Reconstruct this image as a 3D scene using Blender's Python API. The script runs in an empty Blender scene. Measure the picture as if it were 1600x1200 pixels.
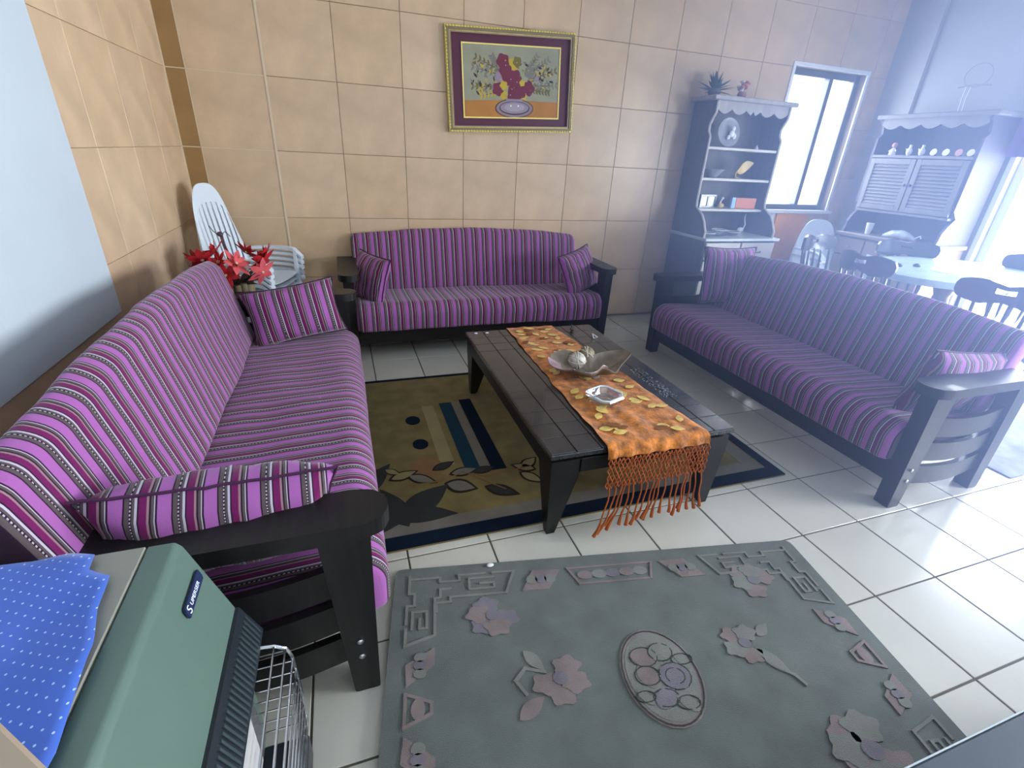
import bpy, bmesh, math, random
from mathutils import Vector, Matrix, Euler, noise
C = bpy.context.scene
COL = C.collection
PI = math.pi
rnd = random.Random(7)
# ------------------------------------------------------------ camera
H = 1.44495
yaw, pit, rol, F = .3458, .4484, .0548, 748.07
fw = Vector((math.sin(yaw)*math.cos(pit), math.cos(yaw)*math.cos(pit), -math.sin(pit)))
rt0 = Vector((math.cos(yaw), -math.sin(yaw), 0))
up0 = rt0.cross(fw)
rt = rt0*math.cos(rol)+up0*math.sin(rol)
up = -rt0*math.sin(rol)+up0*math.cos(rol)
cd = bpy.data.cameras.new('camera'); cam = bpy.data.objects.new('camera', cd); COL.objects.link(cam)
m = Matrix.Identity(4)
for i in range(3):
    m[i][0] = rt[i]; m[i][1] = up[i]; m[i][2] = -fw[i]
m.translation = Vector((0, 0, H))
cam.matrix_world = m
cd.sensor_width = 36; cd.lens = F/1600*36; cd.clip_start = .02
C.camera = cam
# ------------------------------------------------------------ sky, daylight, exposure
C.view_settings.view_transform = 'Standard'
C.view_settings.look = 'None'
C.view_settings.exposure = 1.12
C.view_settings.gamma = 1
C.view_settings.use_curve_mapping = False
w = bpy.data.worlds.new('sky'); C.world = w; w.use_nodes = True
bg = w.node_tree.nodes['Background']
bg.inputs[0].default_value = (.75, .87, 1, 1); bg.inputs[1].default_value = 1.5
def area(name, loc, rot, sx, sy, power, col):
    l = bpy.data.lights.new(name, 'AREA'); l.shape = 'RECTANGLE'; l.size = sx; l.size_y = sy
    l.energy = power; l.color = col
    o = bpy.data.objects.new(name, l); COL.objects.link(o); o.location = loc; o.rotation_euler = rot
    return o
# daylight outside the door and back window, plus added fill at an unseen opening
area('daylight_door', (5.50, 2.02, 1.08), (0, PI/2, 0), 2.15, 1.50, 220, (.84, .92, 1))
area('daylight_window', (4.53, 4.31, 1.68), (-PI/2, 0, 0), 1.1, 1.5, 70, (.85, .93, 1))
area('added_fill_light', (5.50, -.55, 1.45), (0, PI/2, 0), 1.6, 2.0, 370, (.90, .95, 1))
# ------------------------------------------------------------ materials
def nt(name):
    m = bpy.data.materials.new(name); m.use_nodes = True
    return m, m.node_tree.nodes, m.node_tree.links, m.node_tree.nodes['Principled BSDF']
def mat(name, col, rough=.5, metal=0, spec=.5, noise_amt=0, nscale=8, bump=0, bscale=60, coat=0, sheen=0, stretch=None, alpha=None):
    m, N, L, b = nt(name)
    b.inputs['Base Color'].default_value = (*col, 1)
    b.inputs['Roughness'].default_value = rough
    b.inputs['Metallic'].default_value = metal
    b.inputs['Specular IOR Level'].default_value = spec
    b.inputs['Coat Weight'].default_value = coat
    b.inputs['Sheen Weight'].default_value = sheen
    tc = N.new('ShaderNodeTexCoord'); mp = N.new('ShaderNodeMapping')
    L.new(tc.outputs['Object'], mp.inputs[0])
    if stretch: mp.inputs['Scale'].default_value = stretch
    if noise_amt:
        n = N.new('ShaderNodeTexNoise'); n.inputs['Scale'].default_value = nscale; n.inputs['Detail'].default_value = 5
        L.new(mp.outputs[0], n.inputs['Vector'])
        r = N.new('ShaderNodeValToRGB')
        r.color_ramp.elements[0].position = .3; r.color_ramp.elements[1].position = .72
        r.color_ramp.elements[0].color = (*[c*(1-noise_amt) for c in col], 1)
        r.color_ramp.elements[1].color = (*[min(1, c*(1+noise_amt)) for c in col], 1)
        L.new(n.outputs['Fac'], r.inputs[0]); L.new(r.outputs[0], b.inputs['Base Color'])
    if bump:
        n2 = N.new('ShaderNodeTexNoise'); n2.inputs['Scale'].default_value = bscale; n2.inputs['Detail'].default_value = 4
        L.new(mp.outputs[0], n2.inputs['Vector'])
        bp = N.new('ShaderNodeBump'); bp.inputs['Strength'].default_value = bump; bp.inputs['Distance'].default_value = .01
        L.new(n2.outputs['Fac'], bp.inputs['Height']); L.new(bp.outputs[0], b.inputs['Normal'])
    return m
def stripes(name, period, bands, dots=None, rough=.85, sheen=.25, axis='X', bump=.25):
    """bands: list of (start, colour) on 0..1 of one period along local X"""
    m, N, L, b = nt(name)
    tc = N.new('ShaderNodeTexCoord'); sx = N.new('ShaderNodeSeparateXYZ')
    L.new(tc.outputs['Object'], sx.inputs[0])
    def M(op, a, c=None):
        n = N.new('ShaderNodeMath'); n.operation = op
        for i, v in enumerate((a, c)):
            if v is None: continue
            if isinstance(v, (int, float)): n.inputs[i].default_value = v
            else: L.new(v, n.inputs[i])
        return n.outputs[0]
    fr = M('FRACT', M('DIVIDE', M('ADD', sx.outputs[axis], 20.0), period))
    r = N.new('ShaderNodeValToRGB'); r.color_ramp.interpolation = 'CONSTANT'
    els = r.color_ramp.elements
    while len(els) < len(bands): els.new(.5)
    for e, (p, c) in zip(els, bands):
        e.position = p; e.color = (*c, 1)
    L.new(fr, r.inputs[0])
    col = r.outputs[0]
    if dots:
        d = M('FRACT', M('DIVIDE', M('ADD', M('ADD', sx.outputs['Y'], sx.outputs['Z']), 20.0), .011))
        inb = M('MULTIPLY', M('MULTIPLY', M('GREATER_THAN', fr, dots[0]), M('LESS_THAN', fr, dots[1])), M('GREATER_THAN', d, .5))
        mx = N.new('ShaderNodeMix'); mx.data_type = 'RGBA'
        L.new(inb, mx.inputs[0]); L.new(col, mx.inputs[6]); mx.inputs[7].default_value = (.45, .42, .45, 1)
        col = mx.outputs[2]
    L.new(col, b.inputs['Base Color'])
    b.inputs['Roughness'].default_value = rough; b.inputs['Sheen Weight'].default_value = sheen
    b.inputs['Sheen Roughness'].default_value = .4
    b.inputs['Specular IOR Level'].default_value = .2
    n2 = N.new('ShaderNodeTexNoise'); n2.inputs['Scale'].default_value = 220
    L.new(tc.outputs['Object'], n2.inputs['Vector'])
    bp = N.new('ShaderNodeBump'); bp.inputs['Strength'].default_value = bump; bp.inputs['Distance'].default_value = .003
    L.new(n2.outputs['Fac'], bp.inputs['Height']); L.new(bp.outputs[0], b.inputs['Normal'])
    return m
PINK = (.35, .11, .345); BLK = (.022, .008, .022); TAU = (.095, .068, .072); SIL = (.48, .42, .50)
MAG = (.145, .008, .085); TAN = (.30, .17, .19)
bands = [(0, PINK), (.29, BLK), (.325, TAU), (.42, BLK), (.475, TAU), (.53, SIL), (.585, BLK), (.62, MAG), (.78, TAN), (.83, BLK), (.87, TAU), (.93, SIL), (.955, BLK)]
FAB = stripes('striped_velvet', .088, bands, (.43, .46))
tile_b = [(.60, .43, .275), (.58, .415, .265), (.62, .445, .285), (.59, .415, .255)]
WT = [mat('beige_wall_tile_%d' % i, c, .32, noise_amt=.13, nscale=5, bump=.08, bscale=30) for i, c in enumerate(tile_b)]
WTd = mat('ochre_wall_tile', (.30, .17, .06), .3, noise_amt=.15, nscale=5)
FT = [mat('cream_floor_tile_%d' % i, c, .16, noise_amt=.04, nscale=4, bump=.03, bscale=20) for i, c in enumerate([(.53, .505, .43), (.545, .52, .44), (.52, .495, .42)])]
GROUT = mat('dark_grout', (.10, .085, .065), .9)
WGROUT = mat('wall_grout', (.28, .21, .14), .9)
CREAM = mat('cream_trim', (.62, .52, .36), .5)
PLASTER = mat('white_plaster', (.62, .65, .66), .7, noise_amt=.02, nscale=3, bump=.04, bscale=40)
DARKW = mat('dark_stained_wood', (.009, .008, .008), .42, noise_amt=.4, nscale=5, stretch=(1, 12, 1), coat=.08, spec=.35)
DARKT = mat('espresso_table_wood', (.028, .027, .028), .26, noise_amt=.3, nscale=6, stretch=(12, 1, 1), bump=.05, bscale=30, coat=.35)
STEEL = mat('steel', (.6, .6, .62), .25, metal=1)
CHROME = mat('chrome_wire', (.75, .77, .8), .15, metal=1)
GOLD = mat('gilded_frame', (.50, .40, .14), .35, metal=.6, noise_amt=.2, nscale=40)
GOLDL = mat('bright_gilt', (.85, .68, .20), .3, metal=.4)
BURG = mat('burgundy_mat_board', (.085, .012, .035), .6)
WPLAST = mat('white_plastic', (.66, .72, .78), .35)
WHITE = mat('white_glazed', (.8, .8, .8), .25)
HUTCH = mat('grey_washed_wood', (.33, .30, .29), .55, noise_amt=.15, nscale=4, stretch=(8, 8, 1))
HUTCHL = mat('pale_washed_wood', (.60, .56, .50), .5, noise_amt=.08, nscale=4)
BLACKW = mat('black_lacquered_wood', (.012, .014, .022), .25, coat=.3)
GREENM = mat('sage_enamel', (.095, .15, .12), .38, noise_amt=.03)
BEIGEM = mat('beige_enamel', (.25, .245, .20), .4)
BLKP = mat('black_plastic', (.012, .016, .022), .35)
NAVY = mat('navy_badge', (.012, .02, .07), .4)
ALU = mat('dark_aluminium', (.10, .10, .11), .4, metal=.3)
def glass(name, tint=(1, 1, 1), fac=.08):
    m, N, L, b = nt(name); N.remove(b)
    out = N['Material Output']; t = N.new('ShaderNodeBsdfTransparent'); g = N.new('ShaderNodeBsdfGlossy'); mx = N.new('ShaderNodeMixShader')
    t.inputs[0].default_value = (*tint, 1); g.inputs['Roughness'].default_value = .03
    lw = N.new('ShaderNodeLayerWeight'); lw.inputs[0].default_value = .35
    mm = N.new('ShaderNodeMath'); mm.operation = 'MULTIPLY_ADD'; mm.inputs[1].default_value = .5; mm.inputs[2].default_value = fac
    L.new(lw.outputs['Fresnel'], mm.inputs[0]); L.new(mm.outputs[0], mx.inputs[0])
    L.new(t.outputs[0], mx.inputs[1]); L.new(g.outputs[0], mx.inputs[2]); L.new(mx.outputs[0], out.inputs[0])
    return m
GLASS = glass('window_glass'); CRYSTAL = glass('crystal_glass', (.93, .95, .97), .22)
# ------------------------------------------------------------ mesh helpers
class MB:
    def __init__(s): s.v = []; s.f = []
    def add(s, vs, fs, M=None):
        n = len(s.v)
        s.v += [tuple(M @ Vector(p)) if M else tuple(p) for p in vs]
        s.f += [tuple(n+i for i in f) for f in fs]
        return s
    def box(s, x0, x1, y0, y1, z0, z1, M=None):
        return s.add([(x0, y0, z0), (x1, y0, z0), (x1, y1, z0), (x0, y1, z0), (x0, y0, z1), (x1, y0, z1), (x1, y1, z1), (x0, y1, z1)],
                     [(0, 3, 2, 1), (4, 5, 6, 7), (0, 1, 5, 4), (1, 2, 6, 5), (2, 3, 7, 6), (3, 0, 4, 7)], M)
    def cbox(s, x0, x1, y0, y1, z0, z1, c=.003, M=None):
        """box with every edge chamfered"""
        vs = []; fs = []
        bmx = bmesh.new()
        b = MB().box(x0, x1, y0, y1, z0, z1)
        q = [bmx.verts.new(p) for p in b.v]
        for f in b.f: bmx.faces.new([q[i] for i in f])
        bmesh.ops.bevel(bmx, geom=bmx.edges[:], offset=c, segments=1, affect='EDGES')
        bmx.verts.index_update()
        vs = [tuple(v.co) for v in bmx.verts]; fs = [tuple(v.index for v in f.verts) for f in bmx.faces]
        bmx.free()
        return s.add(vs, fs, M)
    def rings(s, rings, closed=False, caps=True, M=None):
        """loft of equal-length closed rings"""
        n = len(rings[0]); vs = [p for r in rings for p in r]; fs = []
        R = len(rings)
        for i in range(R if closed else R-1):
            a = i*n; b = ((i+1) % R)*n
            for j in range(n):
                k = (j+1) % n
                fs.append((a+j, a+k, b+k, b+j))
        if caps and not closed:
            fs.append(tuple(range(n))[::-1]); fs.append(tuple((R-1)*n+j for j in range(n)))
        return s.add(vs, fs, M)
    def prism(s, poly, a0, a1, axis='y', M=None):
        def P(p, a):
            if axis == 'y': return (p[0], a, p[1])
            if axis == 'x': return (a, p[0], p[1])
            return (p[0], p[1], a)
        return s.rings([[P(p, a0) for p in poly], [P(p, a1) for p in poly]], M=M)
    def tube(s, pts, r, n=8, closed=False, M=None):
        pts = [Vector(p) for p in pts]; R = []
        L = len(pts); prev = None
        for i, p in enumerate(pts):
            if closed: t = pts[(i+1) % L]-pts[i-1]
            else: t = pts[min(i+1, L-1)]-pts[max(i-1, 0)]
            if t.length < 1e-9: t = Vector((0, 0, 1))
            t.normalize()
            if prev is None:
                a = Vector((0, 0, 1)) if abs(t.z) < .9 else Vector((1, 0, 0))
                u = t.cross(a).normalized()
            else:
                u = (prev-t*prev.dot(t)).normalized()
            prev = u; v = t.cross(u)
            rr = r[i] if isinstance(r, (list, tuple)) else r
            R.append([tuple(p+u*(rr*math.cos(2*PI*j/n))+v*(rr*math.sin(2*PI*j/n))) for j in range(n)])
        return s.rings(R, closed=closed, caps=not closed, M=M)
    def lathe(s, prof, n=20, c=(0, 0, 0), M=None):
        R = [[(c[0]+max(r, 1e-4)*math.cos(2*PI*j/n), c[1]+max(r, 1e-4)*math.sin(2*PI*j/n), c[2]+z) for j in range(n)] for r, z in prof]
        return s.rings(R, M=M)
    def ball(s, c, r, n=12, sc=(1, 1, 1), M=None):
        R = []
        for i in range(n//2+1):
            a = PI*i/(n//2); rr = max(math.sin(a), .01)
            R.append([(c[0]+sc[0]*r*rr*math.cos(2*PI*j/n), c[1]+sc[1]*r*rr*math.sin(2*PI*j/n), c[2]-sc[2]*r*math.cos(a)) for j in range(n)])
        return s.rings(R, M=M)
    def mesh(s, name, m, smooth=False, angle=40):
        me = bpy.data.meshes.new(name); me.from_pydata(s.v, [], s.f)
        bmx = bmesh.new(); bmx.from_mesh(me)
        bmesh.ops.recalc_face_normals(bmx, faces=bmx.faces[:])
        if smooth:
            for f in bmx.faces: f.smooth = True
            for e in bmx.edges:
                if len(e.link_faces) == 2 and e.calc_face_angle(0) > math.radians(angle): e.smooth = False
        bmx.to_mesh(me); bmx.free()
        me.materials.append(m)
        return me
    def build(s, name, m, parent=None, smooth=False, label=None, angle=40):
        o = bpy.data.objects.new(name, s.mesh(name, m, smooth, angle)); COL.objects.link(o)
        if parent: o.parent = parent
        if label: o['label'] = label
        return o
def thing(name, label, cat, loc=(0, 0, 0), rz=0, group=None):
    o = bpy.data.objects.new(name, None); COL.objects.link(o); o.empty_display_size = .05
    o.location = loc; o.rotation_euler = (0, 0, rz)
    o['label'] = label; o['category'] = cat
    if group: o['group'] = group
    return o
def tag(o, label, cat, group=None):
    o['label'] = label; o['category'] = cat
    if group: o['group'] = group
    return o
def dup(root, loc, rz, label, group=None):
    r = root.copy(); COL.objects.link(r); r.location = loc
    e = root.rotation_euler.copy(); r.rotation_euler = (e[0], e[1], rz)
    r['label'] = label
    if group: r['group'] = group
    for ch in list(root.children):
        c = ch.copy(); COL.objects.link(c); c.parent = r
        for g in ch.children:
            d = g.copy(); COL.objects.link(d); d.parent = c
    return r
def struct(o): o['kind'] = 'structure'; return o
def plate(fn, nu, nv, th, skip=lambda i, j: False, wrap=False):
    """curved plate with holes; fn(u,v)->(point, normal)"""
    mb = MB(); idx = {}
    P = [[fn(i/nu, j/nv) for j in range(nv+1)] for i in range(nu+1)]
    vs = []
    for k in (0, 1):
        for i in range(nu+1):
            for j in range(nv+1):
                p, n = P[i][j]; vs.append(tuple(Vector(p)+Vector(n)*(th*(k-.5))))
    W = (nu+1)*(nv+1)
    I = lambda k, i, j: k*W+i*(nv+1)+j
    cells = {(i, j) for i in range(nu) for j in range(nv) if not skip(i, j)}
    fs = []
    for (i, j) in cells:
        fs.append((I(0, i, j), I(0, i, j+1), I(0, i+1, j+1), I(0, i+1, j)))
        fs.append((I(1, i, j), I(1, i+1, j), I(1, i+1, j+1), I(1, i, j+1)))
        for (di, dj, a, b) in ((-1, 0, (i, j), (i, j+1)), (1, 0, (i+1, j), (i+1, j+1)), (0, -1, (i, j), (i+1, j)), (0, 1, (i, j+1), (i+1, j+1))):
            if (i+di, j+dj) not in cells:
                fs.append((I(0, *a), I(0, *b), I(1, *b), I(1, *a)))
    used = sorted({i for f in fs for i in f}); mp = {a: b for b, a in enumerate(used)}
    mb.add([vs[i] for i in used], [tuple(mp[i] for i in f) for f in fs])
    return mb
# ------------------------------------------------------------ the room
XL, XR, YB, YF, ZC = -.976, 5.29, 4.14, -2.4, 3.0
TS, TOX, TOY = .333, 1.788, 1.096
floor = struct(MB().box(XL-.15, XR+.15, YF-.1, YB+.15, -.12, -.004).build('floor', GROUT))
ft_cache = {}
g = .0035
c0 = math.floor((XL-TOX)/TS); c1 = math.ceil((XR-TOX)/TS)
nt_ = 0
for c in range(c0, c1):
    for r in range(-4, 10):
        x0 = max(TOX+c*TS, XL)+g; x1 = min(TOX+(c+1)*TS, XR)-g
        y0 = TOY+r*TS+g; y1 = min(TOY+(r+1)*TS, YB)-g
        if x1-x0 < .02 or y1-y0 < .02: continue
        k = (round(x1-x0, 3), round(y1-y0, 3), (c*7+r*3) % 3)
        if k not in ft_cache:
            ft_cache[k] = MB().cbox(-k[0]/2, k[0]/2, -k[1]/2, k[1]/2, -.008, 0, .0015).mesh('tile', FT[k[2]])
        o = bpy.data.objects.new('tile', ft_cache[k]); COL.objects.link(o); o.parent = floor
        o.location = ((x0+x1)/2, (y0+y1)/2, 0); nt_ += 1
rest = MB()
for c in range(c0, c1):
    for r in range(-11, -4):
        x0 = max(TOX+c*TS, XL)+g; x1 = min(TOX+(c+1)*TS, XR)-g
        y0 = max(TOY+r*TS, YF)+g; y1 = TOY+(r+1)*TS-g
        if x1-x0 > .02 and y1-y0 > .02: rest.box(x0, x1, y0, y1, -.006, 0)
o = rest.build('floor_tiling', FT[0], floor); o['kind'] = 'stuff'
WIN = (4.08, 4.985, 1.055, 2.30)        # back window x0 x1 z0 z1
def minus(r, h):
    x0, x1, z0, z1 = r; a0, a1, b0, b1 = h
    if x1 <= a0 or x0 >= a1 or z1 <= b0 or z0 >= b1: return [r]
    out = []
    if x0 < a0: out.append((x0, a0, z0, z1))
    if x1 > a1: out.append((a1, x1, z0, z1))
    m0, m1 = max(x0, a0), min(x1, a1)
    if z0 < b0: out.append((m0, m1, z0, b0))
    if z1 > b1: out.append((m0, m1, b1, z1))
    return out
mb = MB()
for q in minus((XL-.15, XR+.15, -.1, ZC), WIN): mb.box(q[0], q[1], YB+.008, YB+.14, q[2], q[3])
wall_back = struct(mb.build('wall_back', WGROUT))
TW, TZ0, TX0 = .4548, 2.743, -.392
xs = [XL, -.858, TX0]+[TX0+TW*i for i in range(1, 14)]
zs = [ZC]+[TZ0-TW*i for i in range(0, 7)]
g = .0016
cache = {}
def wtile(x0, x1, z0, z1, parent, axis, m, hole=None, gg=g):
    rs = [(x0+gg, x1-gg, max(z0+gg, 0.0), z1-gg)]
    if hole: rs = [q for r in rs for q in minus(r, hole)]
    rs = [q for q in rs if q[1]-q[0] > .01 and q[3]-q[2] > .01]
    if not rs: return
    mbx = MB(); cx, cz = (x0+x1)/2, (z0+z1)/2
    key = None
    if len(rs) == 1: key = (axis, m.name, tuple(round(v, 3) for v in (rs[0][0]-cx, rs[0][1]-cx, rs[0][2]-cz, rs[0][3]-cz)))
    me = cache.get(key)
    if not me:
        for q in rs:
            a = (q[0]-cx, q[1]-cx, q[2]-cz, q[3]-cz)
            if axis == 'y': mbx.cbox(a[0], a[1], 0, .010, a[2], a[3], .0012)
            else: mbx.cbox(-.010, 0, a[0], a[1], a[2], a[3], .0012)
        me = mbx.mesh('tile', m)
        if key: cache[key] = me
    o = bpy.data.objects.new('tile', me); COL.objects.link(o); o.parent = parent
    o.location = (cx, YB, cz) if axis == 'y' else (XL, cx, cz)
for i in range(len(xs)-1):
    x0, x1 = xs[i], min(xs[i+1], XR)
    if x0 >= XR-.01: break
    for j in range(len(zs)-1):
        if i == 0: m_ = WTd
        else: m_ = WT[(i*5+j*3+i*j) % 4]
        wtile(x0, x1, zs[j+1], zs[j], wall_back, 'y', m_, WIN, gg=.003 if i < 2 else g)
MB().box(TX0-.007, TX0+.007, YB-.004, YB+.01, 0, ZC).build('corner_bead', CREAM, wall_back, label='cream vertical edging strip between wall tiles')
# pale grout on the darker tiles at the left
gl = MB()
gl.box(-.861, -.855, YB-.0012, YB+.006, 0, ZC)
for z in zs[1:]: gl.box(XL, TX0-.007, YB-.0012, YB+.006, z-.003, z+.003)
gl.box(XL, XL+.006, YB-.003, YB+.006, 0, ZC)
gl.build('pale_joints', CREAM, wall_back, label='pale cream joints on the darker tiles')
# left wall : beige tiles with a thick white plaster face on the upper front portion
wl = struct(MB().box(XL-.2, XL-.008, YF, YB+.1, -.1, ZC).build('wall_left', WGROUT))
ys = [YB-TW*i for i in range(0, 15)]
for i in range(14):
    y1, y0 = ys[i], max(ys[i+1], YF)
    if y1 <= -.5: break
    for j in range(len(zs)-1):
        if y1 <= 2.5 and zs[j+1] > .72: continue
        wtile(y0, y1, zs[j+1], zs[j], wl, 'x', WT[(i*3+j*5+i*j) % 4], gg=.0008)
MB().cbox(XL-.02, XL+.012, YF, 2.5, .722, ZC, .004).build('plaster_face', mat('bluish_white_plaster', (.50, .56, .60), .7, noise_amt=.02, nscale=3), wl, label='white plastered upper face of left wall')
DOOR = (1.30, 2.80, 0.0, 2.12); FILLW = (-1.5, .4, .75, 2.2)
mb = MB()
for q in minus((YF, YB+.1, -.1, ZC), DOOR):
    for q2 in minus(q, FILLW): mb.box(XR, XR+.16, q2[0], q2[1], q2[2], q2[3])
wall_right = struct(mb.build('wall_right', mat('grey_right_plaster', (.34, .335, .32), .75, noise_amt=.06, nscale=2)))
struct(MB().box(XL-.2, XR+.2, YF-.15, YF, -.1, ZC).build('wall_front', PLASTER))
struct(MB().box(XL-.2, XR+.2, YF-.15, YB+.2, ZC, ZC+.12).build('ceiling', PLASTER))
struct(MB().box(XR-.035, XR, 3.80, YB, 0, ZC).build('trim_1', mat('pale_plaster_pier', (.38, .37, .36), .7)))
def window(name, x0, x1, z0, z1, axis, d, mull, fw_=.05, fm=ALU, sill=True):
    w = thing(name, '', ''); del w['label']; del w['category']; w['kind'] = 'structure'
    def B(mb, a0, a1, d0, d1, b0, b1, **k):
        return mb.cbox(a0, a1, d+d0, d+d1, b0, b1, .003) if axis == 'y' else mb.cbox(d+d0, d+d1, a0, a1, b0, b1, .003)
    mb = MB()
    B(mb, x0, x0+fw_, .06, .12, z0, z1); B(mb, x1-fw_, x1, .06, .12, z0, z1)
    B(mb, x0+fw_, x1-fw_, .06, .12, z0, z0+fw_*.8); B(mb, x0+fw_, x1-fw_, .06, .12, z1-fw_, z1)
    mb.build('window_frame', fm, w)
    for mx in mull:
        B(MB(), mx-.025, mx+.025, .055, .125, z0+fw_*.8, z1-fw_).build('mullion', fm, w)
    edges = [x0+fw_]+list(mull)+[x1-fw_]
    for a, b in zip(edges[:-1], edges[1:]):
        B(MB(), a+.01, b-.01, .088, .094, z0+fw_*.6, z1-fw_*.8).build('pane', GLASS, w)
    mb = MB()
    if axis == 'y':
        mb.box(x0-.03, x0, d-.012, d+.01, z0-.03, z1+.03); mb.box(x1, x1+.03, d-.012, d+.01, z0-.03, z1+.03); mb.box(x0, x1, d-.012, d+.01, z1, z1+.03)
        mb.box(x0-.05, x1+.05, d-.05, d+.06, z0-.03, z0)
    else:
        mb.box(d-.012, d, x0-.04, x0, z0, z1+.04); mb.box(d-.012, d, x1, x1+.04, z0, z1+.04); mb.box(d-.012, d, x0, x1, z1, z1+.04)
    mb.build('reveal_trim', WHITE, w)
    return w
window('window_1', *WIN, 'y', YB, [4.62], fw_=.06)
window('fill_window', *FILLW, 'x', XR, [-.55])  # unseen window added to let in fill light
window('door_1', *DOOR, 'x', XR, [2.05], fw_=.07, fm=mat('white_door_frame', (.75, .76, .78), .4))
# bright light on the tiles under the back window, painted as a white panel
mb = MB()
for i in range(1):
    for j in range(2):
        mb.cbox(4.0+i*.30, 4.295+i*.30, YB-.012, YB, .50+j*.26, .755+j*.26, .0015)
o = mb.build('lit_tile_panel', WHITE, wall_back, label='white panel painting the lit wall tiles under the back window')
MB().cbox(4.33, 4.76, YB-.012, YB, .55, 1.02, .002).build('orange_glow_panel', mat('orange_wall_glow', (.85, .33, .05), .35, noise_amt=.2, nscale=4), wall_back, label='orange panel painting the warm glow under the back window')  # orange colour stands in for the glow on the wall tiles
def glare():  # added volume that imitates the bluish lens veil
    m = bpy.data.materials.new('lens_glare'); m.use_nodes = True; N = m.node_tree.nodes; L = m.node_tree.links
    N.remove(N['Principled BSDF'])
    vs_ = N.new('ShaderNodeVolumeScatter'); vs_.inputs['Color'].default_value = (.42, .56, 1, 1); vs_.inputs['Anisotropy'].default_value = .25
    tc = N.new('ShaderNodeTexCoord'); sx = N.new('ShaderNodeSeparateXYZ'); L.new(tc.outputs['Object'], sx.inputs[0])
    mr = N.new('ShaderNodeMapRange'); mr.interpolation_type = 'SMOOTHSTEP'
    mr.inputs['From Min'].default_value = .9; mr.inputs['From Max'].default_value = 2.5; mr.inputs['To Max'].default_value = GLARE
    m2 = N.new('ShaderNodeMapRange'); m2.interpolation_type = 'SMOOTHSTEP'
    m2.inputs['From Min'].default_value = 2.0; m2.inputs['From Max'].default_value = 3.9; m2.inputs['To Min'].default_value = 1; m2.inputs['To Max'].default_value = .02
    mu = N.new('ShaderNodeMath'); mu.operation = 'MULTIPLY'
    L.new(sx.outputs['X'], mr.inputs['Value']); L.new(sx.outputs['X'], m2.inputs['Value']); L.new(mr.outputs[0], mu.inputs[0]); L.new(m2.outputs[0], mu.inputs[1]); L.new(mu.outputs[0], vs_.inputs['Density']); ab = N.new('ShaderNodeVolumeAbsorption'); ab.inputs['Color'].default_value = (.42, .56, 1, 1); ad = N.new('ShaderNodeAddShader')
    L.new(mu.outputs[0], ab.inputs['Density']); L.new(vs_.outputs[0], ad.inputs[0]); L.new(ab.outputs[0], ad.inputs[1]); L.new(ad.outputs[0], N['Material Output'].inputs['Volume'])
    o = MB().box(.85, XR-.04, -.6, YB-.03, .02, ZC-.05).build('glare_volume', m)
    return tag(o, 'bluish volume imitating lens glare between the sofas and the bright door and window', 'glare')
GLARE = .29
hz = glare(); hz['kind'] = 'stuff'
# ------------------------------------------------------------ soft shapes
def smoothstep(a, b, x):
    t = max(0, min(1, (x-a)/(b-a))); return t*t*(3-2*t)
def cushion_loft(name, prof, L, parent, n=36, arch=0, taper=0, wr=.004, seed=0):
    """prof: closed list of (y,z); lofted along x from -L to L; ends rounded"""
    cy = sum(p[0] for p in prof)/len(prof); cz = sum(p[1] for p in prof)/len(prof)
    zmin = min(p[1] for p in prof); zmax = max(p[1] for p in prof)
    R = []
    st = [-1, -.995, -.985, -.965]+[-.94+1.88*i/n for i in range(n+1)]+[.965, .985, .995, 1]
    for s in st:
        e = 1-abs(s)
        k = 1 if e > .035 else .80+.20*math.sqrt(max(0, 1-(1-e/.035)**2))
        ring = []
        for (y, z) in prof:
            yy = cy+(y-cy)*k; zz = cz+(z-cz)*k
            h = (zz-zmin)/(zmax-zmin)
            if arch: zz += arch*(1-s*s)*h
            q = noise.noise(Vector((s*L*3.1+seed, y*6, z*6)))
            q2 = noise.noise(Vector((s*L*9+seed, y*12, z*12)))
            yy += wr*(q+.4*q2); zz += wr*(q+.4*q2)
            ring.append((s*L, yy, zz))
        R.append(ring)
    return MB().rings(R).build(name, FAB, parent, smooth=True, angle=60)
def rounded(pts, rad, n=5):
    out = []; N = len(pts)
    for i in range(N):
        p0 = Vector(pts[i-1]); p1 = Vector(pts[i]); p2 = Vector(pts[(i+1) % N])
        r = rad[i] if isinstance(rad, (list, tuple)) else rad
        a = (p0-p1); b = (p2-p1); r = min(r, a.length*.48, b.length*.48)
        A = p1+a.normalized()*r; B = p1+b.normalized()*r
        for k in range(n+1):
            t = k/n; out.append(tuple((1-t)**2*A+2*t*(1-t)*p1+t*t*B))
    return out
def subdiv(pts, m):
    out = []
    for i in range(len(pts)):
        a = Vector(pts[i]); b = Vector(pts[(i+1) % len(pts)]); k = max(1, int((b-a).length/m))
        for j in range(k): out.append(tuple(a+(b-a)*(j/k)))
    return out
HL = 1.065
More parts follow.
